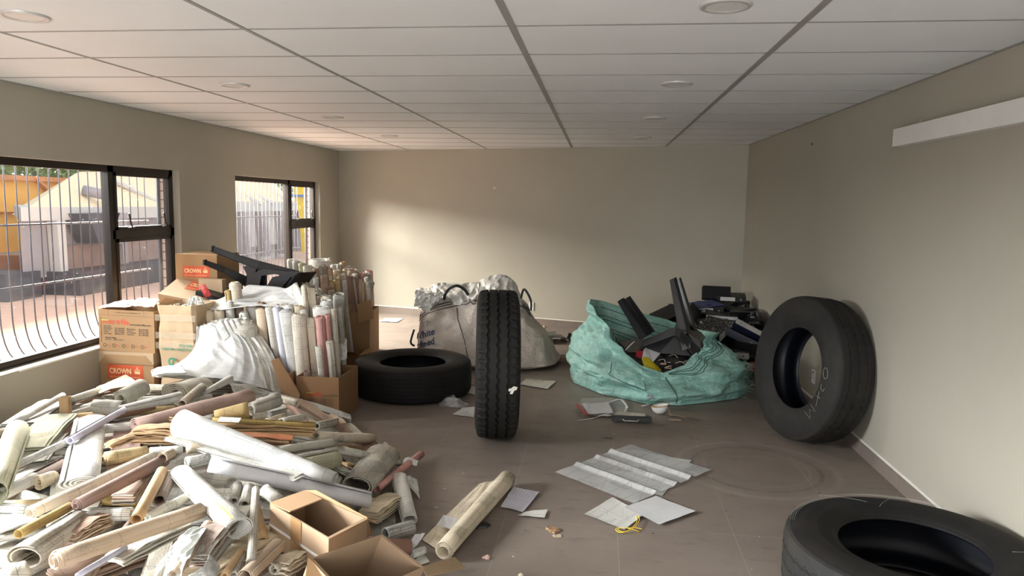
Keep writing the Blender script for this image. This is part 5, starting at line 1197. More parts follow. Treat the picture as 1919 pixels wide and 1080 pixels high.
for k in range(34):
    x, y = random.uniform(1212, 1300), random.uniform(656, 676); p = onz(x, y, .33)
    if k % 3 == 0:
        m = MB(); a = random.uniform(0, PI); pts = [Vector((math.cos(a+s_*.5)*s_*.05, math.sin(a+s_*.5)*s_*.05, .012*math.cos(s_*2))) for s_ in (-1, -.3, .3, 1)]; m.tube(pts, .003, 5); o = m.build('plastic_tie', WHITE if k % 2 else PC, None, True)
    else:
        m = MB(); M_ = Matrix.Rotation(random.uniform(0, PI), 4, 'Z') @ Matrix.Rotation(random.uniform(-.5, .5), 4, 'X'); m.box((0, 0, 0), (random.uniform(.02, .07), random.uniform(.01, .03), .006), M_); o = m.build('rubbish_scrap', random.choice([PGR, PB, PC, DARKH, CHROME, PINKR]))
    p.z = heapz(p.x, p.y)+.02; o.location = p; tag(o, 'small scrap on top of the rubbish in the green bag' if k % 3 else 'short pale plastic tie lying on the rubbish in the green bag', 'scrap' if k % 3 else 'plastic tie', 'scraps on the rubbish heap' if k % 3 else 'plastic ties on the rubbish heap')
for pts, lb in ((((1172, 657), (1180, 648), (1189, 640)), 'long pale sliver leaning at the left inside the green bag'), (((1243, 656), (1253, 650), (1262, 644)), 'long pale sliver right of the white folder in the green bag')):
    P_ = [aty(x, y, 6.55) for x, y in pts]; m = MB(); m.tube([p-P_[0] for p in P_], .004, 5); o = m.build('pale_sliver', WHITE, None, True); o.location = P_[0]; tag(o, lb, 'strip')

# ================================================================== lever arch binders
def marble(name):
    m, t, b = nodes(name); v = coords(t, jitter=True); vo = t.nodes.new('ShaderNodeTexVoronoi'); vo.inputs['Scale'].default_value = 75; vo.inputs['Randomness'].default_value = 1; t.links.new(v, vo.inputs['Vector'])
    k = math_(t, 'MULTIPLY', math_(t, 'LESS_THAN', vo.outputs['Distance'], .30), ramp(t, noise_(t, v, 30, 3), [(.46, 0.), (.56, 1.)]))
    t.links.new(mixc(t, k, (.014, .014, .014), (.62, .61, .57)), b.inputs['Base Color']); b.inputs['Roughness'].default_value = .6; return m
MARB = marble('cloud_marbled_board'); BBLK = plain('binder_black', (.008, .008, .009), .5, .1, 9, 0, .3); BNAV = plain('binder_navy', (.008, .012, .03), .45, .1, 9, 0, .4); BBLU = plain('binder_blue', (.03, .045, .14), .55, .1); BGRY = plain('binder_grey', (.06, .06, .065), .6, .1)
LABW = plain('spine_label', (.58, .57, .56), .6, .06); BRED = plain('red_folder', (.24, .025, .02), .55, .1); BSPW = plain('spine_white', (.50, .50, .49), .5, .05)
def binder(M, label, cover=BBLK, spine=None, lab=True, open_=0., writing=None, group=None, name='lever_arch_binder', w_=.285, h_=.318, t_=.072):
    # local: spine along y (length h_), thickness z, covers extend in +x
    e = empM(name, M); m = MB(); m.box((w_/2, 0, .0015), (w_, h_, .003)); m.build('cover', cover, e)
    m = MB(); a = -open_; c, s = math.cos(a), math.sin(a); R_ = Matrix(((c, 0, -s), (0, 1, 0), (s, 0, c))).transposed()
    q = R_ @ Vector((w_/2, 0, 0)); m.box(q+Vector((0, 0, t_)), (w_, h_, .003), R_.to_4x4()); m.build('cover', cover, e)
    m = MB(); m.box((0, 0, t_/2), (.003, h_, t_)); sp_ = m.build('spine', spine or cover, e)
    if lab:
        m = MB(); m.box((-.0022, h_*.12, t_/2), (.001, h_*.5, t_*.72)); lo = m.build('spine_label', LABW, sp_)
        if writing is not None:
            m = MB(); put_text(m, writing, .045, lambda u, v: Vector((-.0034, h_*.34-u*1.15, t_*.30+v)), bold=.001); m.build('handwriting', BBLU, lo)
    m = MB(); m.cs = True; n = 14; m.tube([(-.0028, -h_*.33+.0095*math.cos(2*PI*k/n), t_/2+.0095*math.sin(2*PI*k/n)) for k in range(n+1)], .0022, 5); 
    d = MB(); d.v = [Vector((-.0022, -h_*.33+.009*math.cos(2*PI*k/n), t_/2+.009*math.sin(2*PI*k/n))) for k in range(n)]; d.face(range(n)); d.build('finger_hole', DARKH, sp_); m.build('finger_ring', CHROME, sp_)
    m = MB(); m.box((.06, 0, .006), (.05, .11, .006)); m.tube([(.05, -.04, .006), (.05, -.04, .05), (.07, -.04, .055), (.085, -.04, .05)], .002, 5); m.tube([(.05, .04, .006), (.05, .04, .05), (.07, .04, .055), (.085, .04, .05)], .002, 5); m.build('lever_arch', CHROME, e)
    tag(e, label, 'binder', group); return e
def Bm(px, py, Y, sx, up):   # binder matrix: spine centre at a pixel and depth; sx = direction covers run, up = normal of the covers
    return frame(aty(px, py, Y), sx, up)
PI_ = PI
BN = [
 # px, py, Y, cover direction (x), cover normal (z), label, kwargs
 (1341, 563, 8.45, (.02, .35, 1), (0, -1, .35), 'black binder standing open, topmost against the back wall', dict(open_=.0, lab=False, w_=.15, h_=.31)),
 (1370, 566, 8.35, (.15, 1, .05), (0, .0, 1), 'black binder lying flat with a white spine label under the topmost one', dict(t_=.06)),
 (1300, 585, 8.1, (.92, .25, .12), (-.15, -.1, 1), 'blue binder lying open-mouthed left of the topmost binder', dict(cover=BBLU)),
 (1330, 588, 8.0, (.5, .8, .1), (-.1, -.1, 1), 'black binder under the blue binder', dict()),
 (1352, 606, 7.75, (.1, 1, .1), (.0, -.3, 1), 'marbled binder with a broad white spine and blue handwriting', dict(cover=MARB, spine=BSPW, writing='Office Rent', t_=.075)),
 (1408, 611, 7.5, (-.3, .6, -.75), tuple(Vector((-.3, .6, -.75)).cross(Vector((.87, -.05, -.5)))), 'navy binder with a long white spine, sloping down beside the leaning tyre', dict(cover=BNAV, spine=BSPW, t_=.075)),
 (1401, 586, 7.95, (.05, .1, -1), (1, -.2, .05), 'grey binder standing half open against the right wall', dict(cover=BGRY, open_=-.25, lab=False)),
 (1410, 590, 8.2, (.0, .3, -1), (1, .0, .0), 'second grey binder standing behind the half open one', dict(cover=BGRY)),
 (1330, 618, 7.6, (.55, .75, .0), (-.2, -.45, 1), 'black binder with a tilted pale label above the marbled pair', dict()),
 (1362, 628, 7.5, (-.75, .5, .1), (.1, -.55, 1), 'marbled binder with a white corner spine in the middle of the heap', dict(cover=MARB, spine=BSPW)),
 (1315, 628, 7.55, (.2, .9, .0), (-.3, -.4, 1), 'black binder behind the chair legs', dict()),
 (1385, 640, 7.4, (.25, .85, -.1), (.0, -.75, .6), 'big navy binder leaning flat below the long white spine', dict(cover=BNAV, lab=False, w_=.32, h_=.34)),
 (1372, 672, 7.25, (.3, 1, .05), (-.1, -.2, 1), 'marbled binder with white end on the floor at the front of the heap', dict(cover=MARB, spine=BSPW, t_=.06)),
 (1345, 674, 7.15, (.15, 1, .0), (0, 0, 1), 'small black binder on the floor behind the green bag', dict(t_=.055, w_=.2, h_=.24)),
 (1255, 596, 7.9, (.7, .6, .2), (-.55, -.3, 1), 'marbled binder leaning behind the tall chair legs', dict(cover=MARB, spine=PB)),
 (1233, 605, 7.8, (.9, .4, .4), (-.4, -.3, 1), 'dark binder at the left end of the heap', dict(cover=BBLK, t_=.06)),
 (1283, 600, 7.95, (.4, .9, .1), (-.2, -.2, 1), 'marbled binder between the tall chair legs and the blue binder', dict(cover=MARB)),
 (1294, 612, 7.7, (.3, .9, .2), (.75, -.3, .6), 'black binder with a grey edge right of the chair legs', dict(spine=BGRY)),
 (1404, 660, 7.3, (.5, .8, 0), (0, -.2, 1), 'black binder low against the leaning tyre', dict(cover=BBLK, lab=False)),
 (1330, 648, 7.45, (.4, .9, 0), (-.2, -.3, 1), 'black binder with a small white label above the green bag rim', dict(t_=.055)),
]
# boards and folders under and between the binders carry the heap
random.seed(12)
def bh(x, y): return max(.05, .70*min(1, max(0, (y-6.95)/1.1))*min(1, max(0, (x-.45)/.7)))
k = 0
for zl_ in range(7):
    for q in range(12):
        x, y = random.uniform(.75, 1.62), random.uniform(7.35, 8.85); zz = .01+zl_*.085
        if zz+.07 > bh(x, y) or y+.3*(x-1.2) > 9.2: continue
        rz = random.uniform(0, 2*PI); d = Vector((math.cos(rz), math.sin(rz), random.uniform(-.12, .12))); n_ = Vector((random.uniform(-.15, .15), random.uniform(-.3, .1), 1))
        if x+.2 > rwx(y)-.02: x = rwx(y)-.25
        binder(frame((x-.14*d.x, y-.14*d.y, zz), d, n_), ('black', 'navy', 'plain black', 'marbled', 'dull black', 'grey', 'blue')[k % 7]+' binder mostly buried '+('at the back' if y > 8.1 else 'at the front')+' of the heap of binders', cover=(BBLK, BNAV, BBLK, MARB, BBLK, BGRY, BBLU)[k % 7], group='binders buried in the heap', lab=k % 2 == 0); k += 1
for (px, py, Y, x, z, lb, kw) in BN: binder(Bm(px, py, Y, x, z), lb, **kw)
def folder(poly, Ys, label, mt=BRED):
    P_ = [aty(x, y, Y) for (x, y), Y in zip(poly, Ys)]; c_ = sum(P_, Vector())/len(P_); m = MB(); m.ext([p-c_ for p in P_], (0, .002, -.003)); q = [p-c_+Vector((.01, .02, -.03)) for p in P_]; m.ext(q, (0, .002, -.003))
    o = m.build('red_folder', mt); o.location = c_; tag(o, label, 'folder'); return o
folder([(1299, 592), (1320, 593), (1345, 600), (1318, 603)], [7.9, 8.1, 7.9, 7.65], 'red folder wedged under the blue binder')
folder([(1372, 688), (1400, 679), (1418, 678), (1418, 696)], [6.72, 6.92, 6.95, 6.6], 'red folder on the floor between the heap and the leaning tyre')
# grey plastic sleeve in the corner
m = MB(); m.grid(lambda u, v: Vector((u*.22, .05*math.sin(u*3), v*.30-.02+.03*noise.noise(Vector((u*4, v*4, 0))))), 14, 14); o = m.build('plastic_sleeve', clearm('grey_sleeve', (.4, .39, .36), .35)); o.location = aty(1385, 592, 8.6)+Vector((-.08, 0, 0)); tag(o, 'grey translucent plastic sleeve in the corner behind the binders', 'plastic sleeve')
# binders by the back wall right of the white bag
p = onz(1056, 638); binder(frame(p, (1, .35, 0), (0, 0, 1)), 'open black binder lying flat on the floor right of the white bulk bag', open_=3.05, cover=BGRY, lab=False, t_=.05, h_=.26)
p = aty(1086, 626, 8.3); binder(frame((p.x, p.y, .09), (0.1, .9, -.3), (.35, .1, 1)), 'black binder with white spine label left of the green bag', t_=.07)
p = onz(1022, 645); binder(frame(p+Vector((0, 0, .0)), (.2, 1, .1), (-.1, .1, 1)), 'small dark binder with green cover touching the white bulk bag', cover=plain('olive_cover', (.07, .08, .06), .6), lab=False, h_=.2, w_=.2, t_=.10)
# ================================================================== rolls of drawings
def sstep(x): x = min(1, max(0, x)); return x*x*(3-2*x)
def pl(tab, y):
    for (a, b_), (c_, d_) in zip(tab, tab[1:]):
        if y <= c_: return b_+(d_-b_)*max(0, (y-a))/(c_-a)
    return tab[-1][1]
EDGE = [(2.2, -.62), (3.0, -.80), (3.6, -.98), (4.2, -1.18), (4.7, -1.35), (5.05, -1.8), (5.2, -2.1), (5.6, -2.3)]
def hh(x, y):
    e_ = sstep((pl(EDGE, y)-x)/.75); w_ = .62+.38*sstep((x+3.96)/.7); b_ = .72+.28*sstep((5.5-y)/.9)
    return .34*e_*w_*b_
def on(px, py, dz):
    z = .25
    for _ in range(14):
        p = onz(px, py, z); z = .5*z+.5*(hh(p.x, p.y)+dz)
    return onz(px, py, z)
def mpx(p, w_): return w_*((p-EYE).dot(FW))/FPX
def roll(P0, P1, r0, r1, mat, label, flat=1., turns=2.6, hole=.55, sag=0., tele=.0, up=(0, 0, 1), name='paper_roll', cat='paper roll', group=None, rings=5, seg=16, bend=0., crump=.03):
    P0, P1 = Vector(P0), Vector(P1); L = (P1-P0).length; ax = (P1-P0)/L; up = Vector(up)
    if abs(ax.dot(up)) > .95: up = Vector((0, 1, 0)) if abs(ax.y) < .9 else Vector((1, 0, 0))
    sx = ax.cross(up).normalized(); sz = sx.cross(ax).normalized(); m = MB(); n = max(10, int(seg*turns)); sd = random.random()*100; ph = random.random()*2*PI
    th = (1-hole)/turns*.42
    W_ = 2*(n+1)
    for j in range(rings+1):
        v = j/rings; R = r0+(r1-r0)*v
        fl = flat*(1-.04*math.sin(v*9+sd))
        for side in (0, 1):
            for i in range(n+1):
                f = i/n; a = ph+f*turns*2*PI; r_ = R*(1-(1-hole)*f-(th if side else 0))
                r_ *= 1+crump*noise.noise(Vector((math.cos(a)*1.3+sd, math.sin(a)*1.3, v*3+f*2)))
                w_ = math.cos(a)*r_/math.sqrt(fl) if flat < 1 else math.cos(a)*r_; h_ = math.sin(a)*r_*math.sqrt(fl) if flat < 1 else math.sin(a)*r_
                if flat < 1: w_, h_ = math.cos(a)*r_*1.15, math.sin(a)*r_*fl
                t_ = tele*R*(f-.3)*(-1 if j == 0 else 1 if j == rings else 0)
                m.v.append(ax*(v*L+t_)+sx*(w_+bend*math.sin(v*PI))+sz*(h_-sag*math.sin(v*PI)))
    circ = 2*PI*(r0+r1)/2*turns; q0 = random.random()
    for j in range(rings):
        for side in (0, 1):
            b0 = j*W_+side*(n+1)
            for i in range(n):
                idx = (b0+i, b0+i+1, b0+W_+i+1, b0+W_+i); uv = [(L*j/rings, circ*i/n), (L*j/rings, circ*(i+1)/n), (L*(j+1)/rings, circ*(i+1)/n), (L*(j+1)/rings, circ*i/n)]
                if side: idx = idx[::-1]; uv = uv[::-1]
                m.cs = True; m.face(idx, uv)
        m.cs = False
        for i in (0, n): a_, b_ = j*W_+i, j*W_+(n+1)+i; m.face((a_, b_, b_+W_, a_+W_) if i else (b_, a_, a_+W_, b_+W_))
    m.cs = False
    for j in (0, rings):
        for i in range(n):
            a_ = j*W_+i; b_ = j*W_+(n+1)+i; f_ = (a_, a_+1, b_+1, b_)
            m.face(f_ if j else f_[::-1])
    o = m.build(name, mat); o.location = P0; tag(o, label, cat, group); return o
def stack(P0, P1, w_, h_, mat, label, n=7, name='folded_drawings', cat='folded drawings', group=None, up=(0, 0, 1), mat2=None):
    # a folded stack of sheets: thin layers, slightly fanned and rounded at the fold
    P0, P1 = Vector(P0), Vector(P1); L = (P1-P0).length; ax = (P1-P0)/L; sx = ax.cross(Vector(up)).normalized(); sz = sx.cross(ax).normalized(); m = MB()
    for k in range(n):
        z0 = h_*k/n; th = h_/n*.72; j = [random.uniform(-.012, .012) for _ in range(4)]; a = random.uniform(-.03, .03); m.cm = 1 if (mat2 and k % 3 == 1) else 0
        def F(u, v, top): 
            p = ax*(u*L*(1-.0)+j[0]+(v-.5)*a*w_)+sx*((v-.5)*w_*(1-.05*(k % 3))+j[1]+(u-.5)*a*L*.4)+sz*(z0+(th if top else 0)+.010*noise.noise(Vector((u*4, v*3, k*.7)))+.012*math.sin(u*PI)*(k/n)); return p
        nu, nv = 6, 2; b0 = len(m.v)
        for top in (0, 1):
            for i in range(nu+1):
                for q in range(nv+1): m.v.append(F(i/nu, q/nv, top))
        W_ = nv+1; T_ = (nu+1)*W_
        for i in range(nu):
            for q in range(nv):
                a_ = b0+i*W_+q; uv = [(i/nu*L, q/nv*w_), ((i+1)/nu*L, q/nv*w_), ((i+1)/nu*L, (q+1)/nv*w_), (i/nu*L, (q+1)/nv*w_)]
                m.face((a_+T_, a_+W_+T_, a_+W_+1+T_, a_+1+T_), uv); m.face((a_, a_+1, a_+W_+1, a_+W_), [uv[0], uv[3], uv[2], uv[1]])
        for i in range(nu):
            for q, fl in ((0, 0), (nv, 1)): a_ = b0+i*W_+q; m.face((a_, a_+W_, a_+W_+T_, a_+T_) if not fl else (a_+W_, a_, a_+T_, a_+W_+T_))
        for q in range(nv):
            for i, fl in ((0, 1), (nu, 0)): a_ = b0+i*W_+q; m.face((a_, a_+1, a_+1+T_, a_+T_) if not fl else (a_+1, a_, a_+T_, a_+1+T_))
    o = m.build(name, [mat, mat2 or mat]); o.location = P0; tag(o, label, cat, group); return o
def csheet(rows, mat, label, name='drawing_sheet', cat='drawing', nu=40, nv=40, wr=.012, crease=0., fold=0., fr=5, loc=None, th=.0015, usz=1., vsz=.8, group=None):
    # a bent sheet through a grid of 3-D control points
    R_ = [[tuple(p) for p in r] for r in rows]; sd = random.random()*60
    def F(u, v):
        cols = [catm(r, u) for r in R_]; p = Vector(catm(cols, v)); n = noise.noise(Vector((u*fr+sd, v*fr, 1)))*wr+noise.noise(Vector((u*fr*3+sd, v*fr*3, 5)))*wr*.35-abs(noise.noise(Vector((u*fr*.8+v*2+sd, v*fr*1.1-u*3, 9))))*crease-abs(noise.noise(Vector((u*fr*2.1-v*5+sd, v*fr*.7, 15))))*crease*.5-abs(noise.noise(Vector((u*6+v*1.5+sd, v*.9, 21))))*fold
        return p+Vector((0, -n*.6, n))
    c0 = F(.5, .5); m = MB(); m.cs = True; m.grid(lambda u, v: F(u, v)-c0, nu, nv, usz, vsz); o = m.build(name, mat); o.location = c0
    s_ = o.modifiers.new('thickness', 'SOLIDIFY'); s_.thickness = th; s_.offset = -1
    tag(o, label, cat, group); return o

# upright striped corner of the green bag's hem
o = csheet([[aty(1330, 642, 6.62), aty(1346, 640, 6.62), aty(1363, 655, 6.6)], [aty(1333, 660, 6.58), aty(1348, 660, 6.58), aty(1360, 668, 6.56)], [aty(1337, 680, 6.55), aty(1346, 680, 6.55), aty(1354, 680, 6.55)]], BAGG, 'x', name='hem_corner', wr=.006, nu=16, nv=16)
for k_ in ('label', 'category'): del o[k_]
s0 = o.location.copy(); o.parent = GREEN_E; o.matrix_parent_inverse = Matrix.Translation(-Vector(GREEN_E.location))
for dx in (4, 7, 13, 16, 22, 25):
    m = MB(); m.tube([aty(1331+dx, 642+dx*.15, 6.60)-GREEN_E.location, aty(1333+dx*.95, 660, 6.56)-GREEN_E.location, aty(1337+dx*.6, 680, 6.53)-GREEN_E.location], .003, 4); m.build('hem_stripe', DKG, GREEN_E, True)
# ---- base of the pile: crumpled flat sheets nobody could count
random.seed(3); m = MB(); m.cs = True
def F(u, v):
    y = 2.3+u*3.35; x = -3.93+v*(pl(EDGE, y)-.05+3.93); return Vector((x, y, .006+hh(x, y)*.66+.04*noise.noise(Vector((x*5, y*5, 0)))*min(1, hh(x, y)*8)+.02*noise.noise(Vector((x*14, y*14, 2)))*min(1, hh(x, y)*8)))
m.grid(F, 90, 70, 3.35, 2.8); o = m.build('crumpled_sheets', PGR); tag(o, 'mass of crumpled drawing sheets at the bottom of the pile', 'crumpled drawings', kind='stuff')
# ---- buried rolls
random.seed(8); FILL = [PWB, PG, PGR, PC, PT, PB, PW, PM, PGR, PO, PWB, PG, PB, PGR]
CN = {'white_paper_dense_print': 'densely printed white', 'grey_green_drawing_paper': 'pale grey', 'grey_aged_paper': 'aged grey', 'cream_drawing_paper': 'cream', 'tan_kraft_paper': 'tan', 'brown_old_paper': 'brown', 'white_drawing_paper': 'white', 'mauve_brown_paper': 'mauve-brown', 'ochre_old_paper': 'ochre', 'lilac_white_paper': 'lilac-white'}
cnt = 0
while cnt < 185:
    y = random.uniform(2.45, 5.35) if cnt < 135 else random.uniform(2.4, 3.4); x = random.uniform(-3.85, pl(EDGE, y)-.12); h_ = hh(x, y)
    if h_ < .05: continue
    a = random.gauss(.55, .75) if random.random() < .65 else random.uniform(0, PI); L = random.uniform(.35, .85); d = Vector((math.cos(a), math.sin(a), 0))
    p, q = Vector((x, y, 0))-d*L/2, Vector((x, y, 0))+d*L/2; r_ = random.choice([.018, .024, .03, .038, .045])
    ok = all(-3.92+r_ < t_.x < pl(EDGE, t_.y)+.02 and 2.15 < t_.y < 5.15 for t_ in (p, q))
    if not ok: continue
    lv = random.uniform(.45, .95); p.z = max(r_, hh(p.x, p.y)*lv+random.uniform(-.01, .03)); q.z = max(r_, hh(q.x, q.y)*lv+random.uniform(-.01, .03))
    mt = random.choice(FILL); cn = CN[mt.name]
    zn = ('at the front' if y < 3.3 else 'in the middle' if y < 4.4 else 'at the back')+(' by the window wall' if x < -3.1 else ' on the open side' if x > -1.9 else ' centre')
    if random.random() < .3: stack(p, q, r_*3.2, r_*1.2, mt, cn+' folded drawings half buried '+zn, n=5, group='folded drawings buried in the pile')
    else: roll(p, q, r_, r_*random.uniform(.8, 1.1), mt, cn+' paper roll half buried '+zn, turns=2.2, hole=random.choice([.5, .6, .7]), seg=13, flat=random.choice([1, 1, .7, .5]), group='paper rolls buried in the pile', tele=random.uniform(0, .5), rings=4)
    cnt += 1
# ---- rolls that can be told apart, from the photograph: ends, width, lift above the heap
random.seed(40)
def R_(x0, y0, x1, y1, w0, w1, mat, lb, dz0=.0, dz1=None, **kw):
    dz1 = dz0 if dz1 is None else dz1
    p = on(x0, y0, dz0+.02); q = on(x1, y1, dz1+.02); r0 = mpx(p, w0)/2; r1 = mpx(q, w1)/2; p = on(x0, y0, dz0+r0*.8); q = on(x1, y1, dz1+r1*.8)
    p.z = max(p.z, r0+.004); q.z = max(q.z, r1+.004)
    return roll(p, q, r0, r1, mat, lb, **kw)
def S_(x0, y0, x1, y1, w_, h_, mat, lb, dz=0., **kw):
    p, q = on(x0, y0, dz), on(x1, y1, dz); return stack(p, q, mpx(p, w_), h_, mat, lb, **kw)
S_(30, 800, 110, 752, 60, .02, PW, 'white printed sheets sloping against the wall under the window', .02, n=4)
S_(48, 850, 112, 785, 62, .03, PY, 'fanned yellowed sheets left of the big folded bundle', .03, n=8)
S_(60, 872, 100, 820, 50, .02, PG, 'grey printed sheets under the fanned yellowed ones', .01, n=5)
R_(33, 806, -12, 925, 42, 50, PY, 'thick pale green roll running out at the left edge', .05, .08, turns=1.6, hole=.8)
R_(118, 741, 30, 792, 12, 14, PW, 'slim white roll lying highest against the wall below the window', .06, .04, turns=2, hole=.6)
R_(20, 878, 128, 828, 16, 15, PWB, 'slim printed white roll crossing left of the big folded bundle', .07, .09, turns=2, hole=.6)
R_(131, 826, 232, 768, 16, 14, PLIL, 'slim bluish white roll lying across the big folded bundle', .11, .10, turns=2, hole=.6)
R_(150, 905, 172, 786, 62, 50, PW, 'big white folded bundle with a scrolled near end', .02, .02, flat=.42, turns=3.2, hole=.25)
p = on(124, 776, .03); roll(p, p+Vector((-.01, .01, .105)), .034, .036, PT, 'short tan tube standing upright at the back of the pile', turns=1.6, hole=.85)
R_(0, 928, 64, 896, 26, 24, PW, 'white roll at the left edge beside the crumpled cream end', .04)
R_(72, 904, 102, 893, 30, 26, PC, 'short crumpled cream roll end', .03, turns=3, hole=.4, crump=.14)
R_(-10, 953, 52, 956, 24, 22, PWB, 'densely printed roll at the left edge', .03)
R_(57, 961, 300, 850, 27, 22, PC, 'long cream roll beside the long mauve roll', .06, .03, turns=2.4, tele=.6)
R_(143, 947, 308, 862, 27, 26, PM, 'long mauve-brown roll with scrolled near end', .09, .06, turns=3, hole=.35, tele=.5)
R_(34, 1002, 132, 950, 20, 19, PO, 'narrow ochre tube pointing to the lower left', .09, .08, turns=1.8, hole=.78)
R_(46, 1046, 150, 975, 66, 50, PGR, 'wide grey sheet bundle bent into an open loop at lower left', .01, .01, turns=1.4, hole=.72, flat=.75)
R_(103, 1052, 378, 958, 42, 34, PT, 'longest tan kraft roll across the lower left', .10, .07, turns=2.2, hole=.5, tele=.5, rings=8, crump=.06)
R_(118, 967, 246, 964, 24, 26, PWB, 'white roll with printed rings beneath the mauve roll', .03)
R_(255, 974, 303, 884, 24, 22, PT, 'tan tube pointing away, right of the mauve roll', .10, .07, turns=1.8, hole=.7)
R_(298, 940, 320, 892, 26, 24, PB, 'brown roll with a dark open end right of the tan tube', .04, turns=2, hole=.75)
S_(232, 948, 286, 898, 42, .05, PB, 'thick stack of brown folded sheets under the mauve roll', .0, n=9, mat2=PG)
o = R_(447, 990, 338, 884, 50, 34, PW, 'broad white bundle with a yellow stripe running to an open end', .08, .07, turns=2, hole=.72, flat=.8, rings=6)
p, q = on(440, 972, .15), on(345, 876, .125); m = MB(); d_ = (q-p); s_ = d_.cross(Vector((0, 0, 1))).normalized()*.012; t_ = Vector((0, 0, .002)); 
m.hexa([p-s_-o.location, p+s_-o.location, q+s_-o.location, q-s_-o.location], [v-o.location+t_ for v in (p-s_, p+s_, q+s_, q-s_)]); m.build('yellow_tape', plain('old_yellow_tape', (.50, .38, .14), .4, .1), o)
R_(470, 1056, 479, 918, 22, 17, PGR, 'grey printed roll standing out towards the camera left of the strapped box', .10, .06, turns=2.2, hole=.5)
R_(393, 870, 692, 938, 44, 44, paper('bright_white_paper', (.76, .76, .78), dens=.10, amt=.03), 'long clean white flattened roll passing behind the strapped box', .08, .10, flat=.7, turns=2.6, hole=.4, rings=7)
R_(338, 792, 628, 897, 54, 26, PW, 'big white cone-shaped roll with printed rings lying on top of the pile', .14, .17, turns=2, hole=.75, rings=7)
S_(318, 822, 560, 898, 26, .012, PG, 'grey sheets sticking out under the big cone-shaped roll', .09, n=3)
R_(398, 787, 590, 797, 12, 12, PO, 'long golden tube lying over the tan folded stacks', .13, .12, turns=1.8)
m = MB(); p = on(430, 787, .165); m.box((0, 0, 0), (.12, .035, .002), Matrix.Rotation(.5, 4, 'X')); o = m.build('paper_tag', PWB); o.location = p; tag(o, 'small white printed tag on the long golden tube', 'paper tag')
S_(372, 812, 586, 816, 26, .05, PT, 'long tan folded stack under the golden tube', .07, n=6)
S_(400, 836, 545, 838, 28, .055, PT, 'tan folded stack with orange-red taped ends', .05, n=8, mat2=plain('orange_edge_tape', (.38, .12, .04), .5, .15))
S_(290, 795, 350, 800, 24, .05, PO, 'short golden folded stack at the left of the cone-shaped roll', .07, n=6, mat2=PT)
S_(254, 826, 350, 828, 34, .075, PT, 'thick tan folded block with rounded edge in the middle of the pile', .05, n=9)
R_(590, 818, 694, 822, 26, 26, PC, 'cream roll reaching furthest right at the back of the pile', .03, .03, flat=.8, turns=2.6)
R_(640, 843, 748, 867, 22, 20, PG, 'flattened grey-white roll pointing to the pink tube', .05, .05, flat=.7, turns=2.6)
R_(706, 917, 789, 852, 16, 15, PP, 'pale pink tube at the right edge of the pile', .04, .02, turns=1.8, hole=.75)
m = MB(); p = on(768, 870, .06); m.grid(lambda u, v: Vector((u*.09-.045, v*.07, .02*math.sin(v*3)+.01*math.sin(u*5))), 6, 6); o = m.build('paper_scrap', PW); o.location = p; tag(o, 'white scrap wrapped at the middle of the pink tube', 'paper scrap')
R_(668, 912, 716, 862, 56, 60, PGR, 'wide grey sheet curled into a loop behind the pink tube', -.02, -.02, turns=1.5, hole=.75, flat=.75)
csheet([[on(690, 905, .02), on(700, 880, .10), on(702, 868, .10)], [on(715, 912, .02), on(722, 885, .09), on(716, 868, .09)]], PP, 'pink printed sheet inside the curled grey loop', wr=.004)
csheet([[on(706, 848, .04), on(722, 829, .12), on(740, 850, .05)], [on(712, 862, .02), on(730, 845, .08), on(756, 866, .02)]], PG, 'pointed grey sheet rising behind the flattened roll', wr=.004)
R_(768, 976, 748, 894, 27, 26, PW, 'white printed roll bent over at the far end, right of the pile', .02, .05, turns=1.6, hole=.8, flat=.8)
csheet([[on(752, 893, .09), on(768, 893, .085), on(782, 900, .06)], [on(756, 910, .08), on(770, 915, .05), on(787, 936, .01)]], PW, 'loose white flap hanging from the bent roll', wr=.006)
R_(722, 1003, 772, 989, 28, 28, PWB, 'short printed roll between the bent roll and the torn box', .03, turns=2, hole=.7)
S_(690, 980, 742, 944, 40, .06, PC, 'cream folded bundle right of the strapped box', .02, n=8)
S_(688, 958, 728, 938, 30, .03, PT, 'orange-brown strips of card behind the cream folded bundle', .02, n=4, mat2=PO)
R_(772, 1040, 796, 1032, 19, 18, PWB, 'very short printed roll by the torn box flap', .01, turns=2)
csheet([[on(735, 1035, .04), on(760, 1024, .04), on(778, 1002, .09)], [on(755, 1045, .03), on(775, 1030, .03), on(797, 1000, .08)]], PWH, 'bluish white sheet curling up beside the torn box', wr=.006)
sheetobj('paper_sheet', [(776, 1052), (794, 1040), (806, 1055), (784, 1062)], PG, 'grey sheet under the very short printed roll', z=.01)
# unrolled cream drawing on the floor
Qc = [onz(791, 1014), onz(896, 909), onz(928, 905), onz(845, 1052)]
o = csheet([[q+Vector((0, 0, .006)) for q in (Qc[0], Qc[0].lerp(Qc[1], .5), Qc[1])], [q+Vector((0, 0, .012)) for q in (Qc[3], Qc[3].lerp(Qc[2], .5), Qc[2])]], PC, 'cream drawing unrolled flat beside its own roll on the open floor', wr=.006)
p, q = onz(830, 1030, .05), onz(953, 890, .05); r0, r1 = mpx(p, 37)/2, mpx(q, 34)/2; p.z = r0+.006; q.z = r1+.006
p = onz(831, 1034, r0); q = onz(951, 898, r1)
roll(p, q, r0, r1, PC, 'large cream roll lying alone on the open floor', turns=2.8, hole=.6, rings=9, crump=.05, tele=.4)
sheetobj('paper_scrap', [(818, 988), (831, 969), (862, 976), (848, 998)], PWH, 'small white torn paper on the unrolled cream drawing', z=.02, wr=.006, curl=.01)
R_(267, 726, 226, 748, 34, 32, PG, 'fat grey roll with open end before the lowest crown box', .06, .04, turns=2.6, hole=.5)
